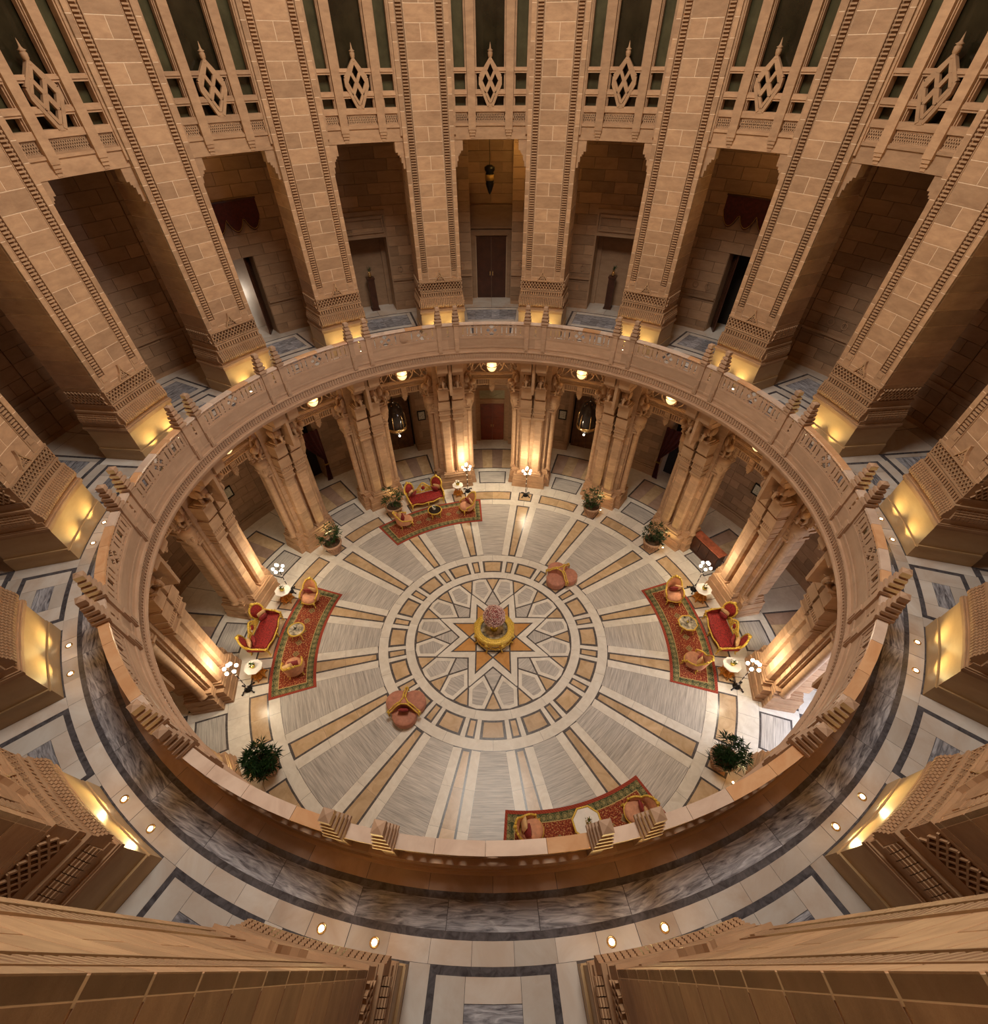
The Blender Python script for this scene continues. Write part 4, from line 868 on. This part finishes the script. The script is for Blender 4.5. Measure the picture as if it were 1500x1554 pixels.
def side_table(a, r, lab, rim=.39):
    p = P(r, a, 0); t = thing('side_table', 'gilt side table with white marble top, %s' % lab, 'table', p, -a * D, 'white marble topped side tables')
    obj('table_top', MB().prism(ngon(8, rim, 1, math.pi / 8), .715, .75).mesh('table_top', 'topm'), t, label='white marble octagonal top')
    ap = MB().prism(ngon(8, rim * .82, 1, math.pi / 8), .66, .713); obj('apron', ap.mesh('apron', 'goldw'), t)
    sh = MB(); q0 = [((rim * (.86 if i % 2 else .66)) * math.cos(math.pi * i / 8), (rim * (.86 if i % 2 else .66)) * math.sin(math.pi * i / 8)) for i in range(16)]; sh.prism(q0, .13, .17); obj('shelf', sh.mesh('shelf', 'goldw'), t)
    for i in range(6):
        q = i * math.pi / 3; l = MB().tube([(rim * .7 * math.cos(q), rim * .7 * math.sin(q), .68), (rim * .45 * math.cos(q), rim * .45 * math.sin(q), .42), (rim * .8 * math.cos(q), rim * .8 * math.sin(q), .14), (rim * .9 * math.cos(q), rim * .9 * math.sin(q), .014)], [.03, .024, .026, .03], 6); obj('leg', l.mesh('leg', 'goldw'), t)
    posy(p.x, p.y, .75, 'gilt pot of greenery on the side table %s' % lab, 'vase', 1.3)
side_table(348.6, 10.75, 'between far left sofa and column lamp', .34); side_table(282.4, 10.6, 'at the far end of the left sofa'); side_table(259.2, 10.52, 'at the near end of the left sofa')
side_table(77.8, 10.62, 'at the far end of the right sofa'); side_table(100.7, 10.48, 'at the near end of the right sofa')

def floor_lamp(a, r, lab, power=150):
    p = P(r, a, 0); t = thing('floor_lamp', 'standing lamp with lit globes, %s' % lab, 'lamp', p, random.uniform(0, 1), 'globe cluster standing lamps')
    b = MB().lathe([(.16, 0), (.17, .05), (.07, .10), (.05, .14)], 14)
    for i in range(4):
        q = i * math.pi / 2 + .4; b.tube([(.1 * math.cos(q), .1 * math.sin(q), .12), (.24 * math.cos(q), .24 * math.sin(q), .12), (.30 * math.cos(q), .30 * math.sin(q), .03), (.34 * math.cos(q), .34 * math.sin(q), .015)], [.03, .028, .022, .03], 6).ball((.33 * math.cos(q), .33 * math.sin(q), .05), .04, 6, 4)
    obj('base', b.mesh('base', 'iron'), t); obj('pole', MB().tube([(0, 0, .12), (0, 0, 1.78)], .02, 8).mesh('pole', 'iron'), t)
    for i in range(5): obj('knop', MB().ball((0, 0, .25 + .34 * i), (.045, .045, .055), 8, 6).mesh('knop', 'crystal'), t)
    for i in range(6):
        q = i * math.pi / 3; e, z = (.24, 1.80) if i < 5 else (0, 2.05)
        if i < 5: q = i * 2 * math.pi / 5
        ar = MB().tube([(0, 0, 1.6), (e * .6 * math.cos(q), e * .6 * math.sin(q), 1.55), (e * math.cos(q), e * math.sin(q), z - .08)] if i < 5 else [(0, 0, 1.75), (0, 0, 1.85), (0, 0, 1.97)], .012, 5)
        o = obj('arm', ar.mesh('arm', 'iron'), t); obj('globe', MB().ball((e * math.cos(q), e * math.sin(q), z), .075, 10, 7).mesh('globe', 'globe'), o, label='lit glass globe')
    l = bpy.data.lights.new('lamp_light', 'POINT'); l.energy = power; l.color = (1, .84, .58); l.shadow_soft_size = .12; o = bpy.data.objects.new('lamp_light', l); col.objects.link(o); o.parent = t; o.location = (0, 0, 1.95 + .28)
floor_lamp(351.9, 10.95, 'behind the right armchair of the far left rug'); floor_lamp(11.2, 10.62, 'standing alone right of the central door')
floor_lamp(285.0, 10.72, 'at the far end of the left sofa'); floor_lamp(256.0, 10.92, 'at the near end of the left sofa'); floor_lamp(74.7, 10.66, 'at the far end of the right sofa'); floor_lamp(103.8, 10.85, 'at the near end of the right sofa')

def planter(a, r, lab, seed, tall=1.0, mat='leaf', lean=0.0, dense=70):
    rnd = random.Random(seed); p = P(r, a, 0); t = thing('potted_palm', 'leafy palm in a fluted stone urn, %s' % lab, 'plant', p, -a * D, 'potted palms at the piers')
    obj('urn', MB().lathe([(.30, 0), (.32, .05), (.26, .09), (.27, .14), (.36, .28), (.42, .5), (.44, .56), (.50, .60), (.52, .66), (.50, .70), (.43, .70), (.41, .60), (0, .58)], 24).mesh('urn', 'pot'), t)
    fl = MB()
    for i in range(20): q = 2 * math.pi * i / 20; fl.tube([(.33 * math.cos(q), .33 * math.sin(q), .17), (.40 * math.cos(q), .40 * math.sin(q), .33), (.445 * math.cos(q), .445 * math.sin(q), .52)], .022, 5)
    obj('fluting', fl.mesh('fluting', 'pot'), t); obj('soil', MB().lathe([(0, .645), (.42, .63), (.42, .6)], 18).mesh('soil', 'soil'), t)
    f = MB(); st = MB()
    for i in range(dense):
        q = rnd.uniform(0, 6.28); rr = rnd.uniform(.02, .16); h = rnd.uniform(.25, 1.05) * tall; sp = rnd.uniform(.1, .55) * (1.1 - .3 * h); b = Vector((rr * math.cos(q), rr * math.sin(q), .63)); c = b + Vector((sp * math.cos(q), sp * math.sin(q) + lean * h, h))
        st.tube([b, (b + c) / 2 + Vector((0, 0, .08)), c], .008, 3)
        for j in range(8):
            u = q + rnd.uniform(-1.9, 1.9); e = rnd.uniform(-.5, .8); d = Vector((math.cos(u) * math.cos(e), math.sin(u) * math.cos(e), math.sin(e))); L = rnd.uniform(.18, .36); w_ = d.cross(Vector((0, 0, 1))).normalized() * rnd.uniform(.012, .02)
            m_ = c + d * L * .5 + Vector((0, 0, .02)); f.add([c, m_ + w_, c + d * L - Vector((0, 0, .03)), m_ - w_], [(0, 1, 2), (0, 2, 3)])
    obj('stem', st.mesh('stem', 'leaf2'), t, kind='stuff'); obj('foliage', f.mesh('foliage', mat), t, kind='stuff')
planter(303.0, 10.40, 'left of the far left rug between two piers', 1, .95, 'leaf', dense=34); planter(326.3, 10.45, 'behind the left end of the far left sofa', 2, 1.05, 'leaf', dense=30); planter(34.2, 10.38, 'right of the central door at the far side', 3, 1.1, 'leaf', dense=36)
planter(56.7, 10.42, 'at the far right before a lit pier', 4, .95, 'leaf2', dense=46); planter(234.9, 10.45, 'near left below the parapet', 5, .8, 'leaf2', dense=110); planter(123.9, 10.45, 'near right below the parapet', 6, .95, 'leaf2', dense=80)

def build_centre():
    t = thing('centre_table', 'round carved gilt table with mirrored well at the hall centre', 'table', (.06, .02, 0))
    top = MB().lathe([(.62, .70), (.64, .77), (.72, .78), (.86, .76), (.93, .72), (.93, .66), (.86, .62), (.64, .62), (.62, .70)], 48, caps=False); obj('gilt_top', top.mesh('gilt_top', 'gold'), t)
    rl = MB()
    for i in range(60):
        q = 2 * math.pi * i / 60
        for r_, z_, b_ in ((.70, .78, .02), (.79, .772, .03), (.88, .752, .022)): rl.ball((r_ * math.cos(q + (r_ > .75) * .05), r_ * math.sin(q + (r_ > .75) * .05), z_), b_, 6, 4)
    obj('carved_relief', rl.mesh('carved_relief', 'gold'), t)
    obj('mirror_well', MB().lathe([(0, .60), (.66, .60), (.66, .58)], 32).mesh('mirror_well', 'silver'), t, label='mirrored plate')
    ap = MB()
    for i in range(48):
        q = 2 * math.pi * i / 48; ph = (i % 6) / 6 * 2 * math.pi; dz = .30 + .09 * math.cos(ph)
        c, s_ = math.cos(q + math.pi / 48), math.sin(q + math.pi / 48); hole = .13 if math.cos(ph) > -.2 else 0.0; zt, zb, zm = .66, .62 - dz, .66 - dz * .62; rr_ = .87
        if hole:
            ap.box((rr_ * c, rr_ * s_, (zt + zm + hole * .5) / 2), (.05, .122, zt - zm - hole * .5), q + math.pi / 48).box((rr_ * c, rr_ * s_, (zm - hole * .5 + zb) / 2), (.05, .122, zm - hole * .5 - zb), q + math.pi / 48)
        else: ap.box((rr_ * c, rr_ * s_, (zt + zb) / 2), (.05, .122, zt - zb), q + math.pi / 48)
        ap.ball((.90 * c, .90 * s_, zb + .02), .035, 6, 4).ball((.90 * c, .90 * s_, .60), .03, 6, 4)
    ap.tube([(.84 * math.cos(q * math.pi / 20), .84 * math.sin(q * math.pi / 20), .20 + .03 * math.cos(q * .4 * math.pi)) for q in range(40)], .035, 6, True); obj('pierced_apron', ap.mesh('pierced_apron', 'gold'), t)
    for i in range(8):
        q = 2 * math.pi * (i + .5) / 8; c, s_ = math.cos(q), math.sin(q); l = MB().tube([(.88 * c, .88 * s_, .66), (.94 * c, .94 * s_, .5), (.80 * c, .80 * s_, .28), (.82 * c, .82 * s_, .1), (.92 * c, .92 * s_, .035)], [.06, .055, .04, .035, .035], 7); l.ball((.92 * c, .92 * s_, .035), .05, 7, 5).ball((.94 * c, .94 * s_, .56), .075, 7, 5); obj('leg', l.mesh('leg', 'gold'), t)
    v = thing('flower_arrangement', 'gilt vase holding a tight ball of pink blossoms on the centre table', 'flowers', (.06, .04, .605))
    obj('vase', MB().lathe([(.17, 0), (.19, .05), (.17, .14), (.10, .22), (.09, .30), (.16, .44), (.24, .58), (.25, .62), (.18, .62)], 8, smooth=False).mesh('vase', 'vase'), v)
    bl = MB(); dk = MB().ball((0, 0, 1.02), .43, 16, 10); R = random.Random(3); n = 620
    for i in range(n):
        zc = 1 - 2 * (i + .5) / n; rr = math.sqrt(1 - zc * zc); q = i * 2.39996; k = .46 + R.uniform(-.03, .045); bl.ball((k * rr * math.cos(q), k * rr * math.sin(q), 1.02 + k * zc), R.uniform(.02, .046), 5, 3)
    obj('core', dk.mesh('core', 'pinkd'), v); obj('blossom', bl.mesh('blossom', 'pink'), v, kind='stuff')
    # no cloth or petals modelled round the vase foot
build_centre()

def ottoman(x, y, h0, lab, cush_lobe=None):
    t = thing('ottoman_seat', 'three lobed terracotta conversation seat with gilt dividers, %s' % lab, 'seat', (x, y, 0), -h0 * D, 'three lobed conversation seats')
    for i in range(3):
        q = 60 + 120 * i; c = P(.38, q, 0); s_ = MB().lathe([(.47, .06), (.49, .14), (.49, .34), (.50, .40), (.46, .45), (.3, .475), (0, .485)], 26, (c.x, c.y, 0)); obj('seat_lobe', s_.mesh('seat_lobe', 'ottm'), t)
        ft = MB()
        for dq in (-30, 30): f_ = P(.66, q + dq, 0); ft.tube([(f_.x, f_.y, .12), (f_.x * 1.05, f_.y * 1.05, .03)], [.03, .03], 6).ball((f_.x * 1.05, f_.y * 1.05, .035), .035, 6, 4)
        obj('foot', ft.mesh('foot', 'gold'), t)
    for i in range(3):
        q = 120 * i; p = [P(.10, q, .80), P(.25, q, .86), P(.42, q, .78), P(.56, q, .62), P(.68, q, .60), P(.74, q, .52), P(.72, q, .3)]
        b = MB()
        for off in (-.05, .05):
            n_ = P(1, q + 90, 0) * off; b.tube([v + n_ for v in p], [.03, .032, .03, .028, .034, .034, .03], 6)
        b.ball(P(.73, q, .60), .05, 7, 5); obj('divider_rail', b.mesh('divider_rail', 'gold'), t)
        pa = MB(); a_, b_ = P(.16, q, 0), P(.66, q, 0); n_ = P(1, q + 90, 0) * .045
        pa.add([a_ + n_ + Vector((0, 0, .45)), b_ + n_ + Vector((0, 0, .45)), b_ + n_ + Vector((0, 0, .58)), a_ + n_ + Vector((0, 0, .8)), a_ - n_ + Vector((0, 0, .45)), b_ - n_ + Vector((0, 0, .45)), b_ - n_ + Vector((0, 0, .58)), a_ - n_ + Vector((0, 0, .8))], [(0, 1, 2, 3), (7, 6, 5, 4), (0, 4, 5, 1), (2, 6, 7, 3), (1, 5, 6, 2)])
        obj('divider_pad', pa.mesh('divider_pad', 'ottm'), t)
    tri = MB(); k = [P(.27, 120 * i, .84) for i in range(3)]
    for i in range(3): tri.tube([k[i], (k[i] + k[(i + 1) % 3]) / 2 * .9 + Vector((0, 0, .084)), k[(i + 1) % 3]], .03, 6)
    obj('crown_rail', tri.mesh('crown_rail', 'gold'), t); obj('centre_pad', MB().prism([v.xy[:] for v in k], .45, .82).mesh('centre_pad', 'ottm'), t)
    if cush_lobe is not None:
        p = Vector((x, y, 0)) + P(.30, h0 + cush_lobe, .66); scatter_cushion(cush, p, h0 + cush_lobe, 28, 'dusky red cushion on the conversation seat %s' % lab)
ottoman(-3.62, -3.60, 0, 'left of and nearer than the centre table', 180); ottoman(3.50, 3.55, 40, 'beyond and right of the centre table')

def console():
    a = 66.2; p = P(12.55, a, 0); t = thing('console_cabinet', 'mahogany console cabinet with dark front between far right piers', 'cabinet', p, -a * D)
    obj('top', MB().box((0, 0, 1.03), (2.0, .52, .06)).mesh('top', 'console'), t); b = MB().box((0, 0, .55), (1.9, .45, .9)).box((0, 0, .05), (1.96, .49, .1)); obj('body', b.mesh('body', 'doord'), t)
    for x in (-.62, 0, .62): d_ = obj('door', MB().box((x, -.235, .55), (.58, .025, .78)).mesh('door', 'doord'), t); obj('knob', MB().ball((x + .22, -.26, .6), .02, 6, 4).mesh('knob', 'brass'), d_)
console()

def picture(k, da, r, z, w_, h, lab):
    a = 22.5 * k + da; p = P(r, a, z); t = thing('picture_frame', 'small dark framed picture on the lower wall, %s' % lab, 'picture', p, -a * D, 'framed pictures on the lower walls')
    f = MB()
    for x in (-w_ / 2, w_ / 2): f.box((x, 0, 0), (.06, .05, h + .06))
    for z_ in (-h / 2, h / 2): f.box((0, 0, z_), (w_ + .06, .05, .06))
    obj('frame', f.mesh('frame', 'iron'), t); obj('print', MB().box((0, .012, 0), (w_, .02, h)).box((0, -.002, 0), (w_ * .55, .02, h * .6)).mesh('print', 'paper'), t)
for k, da, lab in ((15, 5.9, 'just left of the central door'), (1, -5.9, 'just right of the central door'), (13, 5.6, 'behind the left clustered piers'), (3, -5.6, 'behind the right clustered piers'), (14, -6.0, 'in the second bay to the left')):
    picture(k, da, 16.21, 2.55, .46, .6, lab)

def lantern(a, r, z, lab, s=1.0, ceil=8.3):
    p = P(r, a, z); t = thing('hanging_lantern', lab, 'lantern', p, -a * D, 'dark glass lanterns of the lower arcade')
    t.scale = (1.35, 1.35, 1.35); ceil = z + (ceil - z) / 1.35
    obj('glass_bell', MB().lathe([(.05, -.25), (.2, -.2), (.36, -.02), (.40, .1), (.40, .6), (.36, .9), (.24, 1.12), (.05, 1.22)], 18).mesh('glass_bell', 'blackgl'), t, label='dark glass bell')
    c = MB().lathe([(.42, .0), (.45, .04), (.45, .12), (.42, .16), (.42, .0)], 18, caps=False)
    for i in range(6): q = i * math.pi / 3; c.tube([(.44 * math.cos(q), .44 * math.sin(q), .1), (.41 * math.cos(q), .41 * math.sin(q), .6), (.2 * math.cos(q), .2 * math.sin(q), 1.16)], .018, 5)
    obj('cage', c.mesh('cage', 'brass'), t); obj('chain', MB().tube([(0, 0, 1.2), (0, 0, ceil - z)], .015, 5).mesh('chain', 'iron'), t); obj('bulb', MB().ball((0, -.30, -.2), .045, 8, 6).mesh('bulb', 'globe'), t)
lantern(335.2, 13.3, 3.7, 'dark bell lantern hanging left of the central door'); lantern(24.6, 13.3, 3.7, 'dark bell lantern hanging right of the central door')
def upper_lantern():
    t = thing('wall_lantern', 'bronze pendant lantern above the upper central door', 'lantern', P(15.6, 359.8, 13.75), 0)
    obj('body', MB().lathe([(0, 0), (.05, .05), (.16, .3), (.2, .42), (.17, .46), (.2, .5), (.2, .75), (.17, .8), (.24, .88), (.24, .98), (.1, 1.05)], 12).mesh('body', 'iron'), t); obj('glass_band', MB().lathe([(.205, .52), (.205, .73)], 12).mesh('glass_band', 'drape'), t); obj('chain', MB().tube([(0, 0, 1.0), (0, 0, 2.55)], .012, 5).mesh('chain', 'iron'), t)
upper_lantern()
def pedestal(k):
    a = 22.5 * k; sd = 'left' if k == 15 else 'right'; t = thing('pedestal', 'slender dark wooden pedestal in the upper niche, %s of the dark door' % sd, 'pedestal', P(16.45, a, GZ), -a * D, 'dark pedestals')
    obj('column', MB().box((0, 0, .75), (.34, .34, 1.4)).mesh('column', 'doord'), t); obj('foot', MB().box((0, 0, .04), (.42, .42, .08)).mesh('foot', 'doord'), t); obj('cap', MB().box((0, 0, 1.48), (.4, .4, .07)).mesh('cap', 'doord'), t)
    v = thing('bronze_vase', 'small bronze vase of leaves on the pedestal %s of the dark door' % sd, 'vase', P(16.45, a, GZ + 1.515), -a * D); obj('body', MB().lathe([(.06, 0), (.1, .08), (.07, .18), (.05, .22), (.07, .25)], 10).mesh('body', 'brass'), v)
    f = MB(); R = random.Random(k)
    for i in range(26): q = R.uniform(0, 6.28); e = R.uniform(.3, 1.5); L = R.uniform(.15, .32); d = Vector((math.cos(q) * math.cos(e), math.sin(q) * math.cos(e), math.sin(e))); w_ = d.cross(Vector((.3, .2, .9))).normalized() * .02; f.add([Vector((0, 0, .24)), Vector((0, 0, .24)) + d * L * .6 + w_, Vector((0, 0, .24)) + d * L, Vector((0, 0, .24)) + d * L * .6 - w_], [(0, 1, 2, 3)])
    obj('foliage', f.mesh('foliage', 'leaf2'), v, kind='stuff')
pedestal(15); pedestal(1)
def valance(k):
    a = 22.5 * k; t = thing('valance', 'scalloped maroon valance over the open doorway, %s bay of the upper gallery' % ('left' if k == 14 else 'right'), 'curtain', P(15.9, a, 13.1), -a * D, 'maroon valances'); mb = MB(); n = 48; tr = MB(); pts = []
    for i in range(n):
        u0, u1 = i / n, (i + 1) / n; d_ = lambda u: .12 + .5 * abs(math.sin(u * math.pi * 5)) ** .7; x0, x1 = -1.85 + 3.7 * u0, -1.85 + 3.7 * u1; z0, z1 = 1.08 - .42 - d_(u0), 1.08 - .42 - d_(u1)
        mb.add([(x0, -.03, z0), (x1, -.03, z1), (x1, -.03, 1.08), (x0, -.03, 1.08), (x0, .03, z0), (x1, .03, z1), (x1, .03, 1.08), (x0, .03, 1.08)], [(0, 1, 2, 3), (7, 6, 5, 4), (0, 4, 5, 1), (3, 2, 6, 7)]); pts.append((x0, -.045, z0 + .05))
    obj('cloth', mb.mesh('cloth', 'maroon'), t); obj('braid', MB().tube(pts, .014, 4).mesh('braid', 'drape'), t); obj('rail', MB().box((0, .0, 1.1), (3.75, .12, .05)).mesh('rail', 'doord'), t)
valance(14); valance(2)
def drape(k, s):
    a = 22.5 * k + s * 3.0; t = thing('door_drape', '%s dark drape of the lower doorway in the second bay %s of the doors' % ('right' if s > 0 else 'left', 'right' if k == 2 else 'left'), 'curtain', P(16.0, a, 0), -a * D, 'lower doorway drapes'); mb = MB(); n = 24; rows = [(0, .22), (.9, .14), (1.5, .12), (2.6, .6), (3.6, .9)]; vs = []
    for z, w_ in rows:
        for i in range(n + 1): u = i / n; vs.append((s * (.5 - w_ * u * 1.6), .05 * math.sin(u * 26), z + .01))
    fs = [(j * (n + 1) + i, j * (n + 1) + i + 1, (j + 1) * (n + 1) + i + 1, (j + 1) * (n + 1) + i) for j in range(4) for i in range(n)]; mb.add(vs, fs, True); o = obj('cloth', mb.mesh('cloth', 'maroon'), t)
    obj('tie_back', MB().box((s * .38, 0, 1.2), (.3, .16, .06)).mesh('tie_back', 'drape'), t)
for k, s in ((14, 1), (14, -1), (2, 1), (2, -1)): drape(k, s)

# warm lamps inside some gallery bays and corridors
for a, r, z, e, c in ((4, 14.6, 15.7, 60, (1, .62, .18)), (315, 14.4, 15.9, 24, (1, .60, .2)), (45, 14.4, 15.9, 24, (1, .60, .2)), (316.5, 17.15, 10.6, 9, (1, .86, .72))):
    l = bpy.data.lights.new('bay_light', 'POINT'); l.energy = e; l.color = c; l.shadow_soft_size = .2; o = bpy.data.objects.new('bay_light', l); col.objects.link(o); o.location = P(r, a, z)
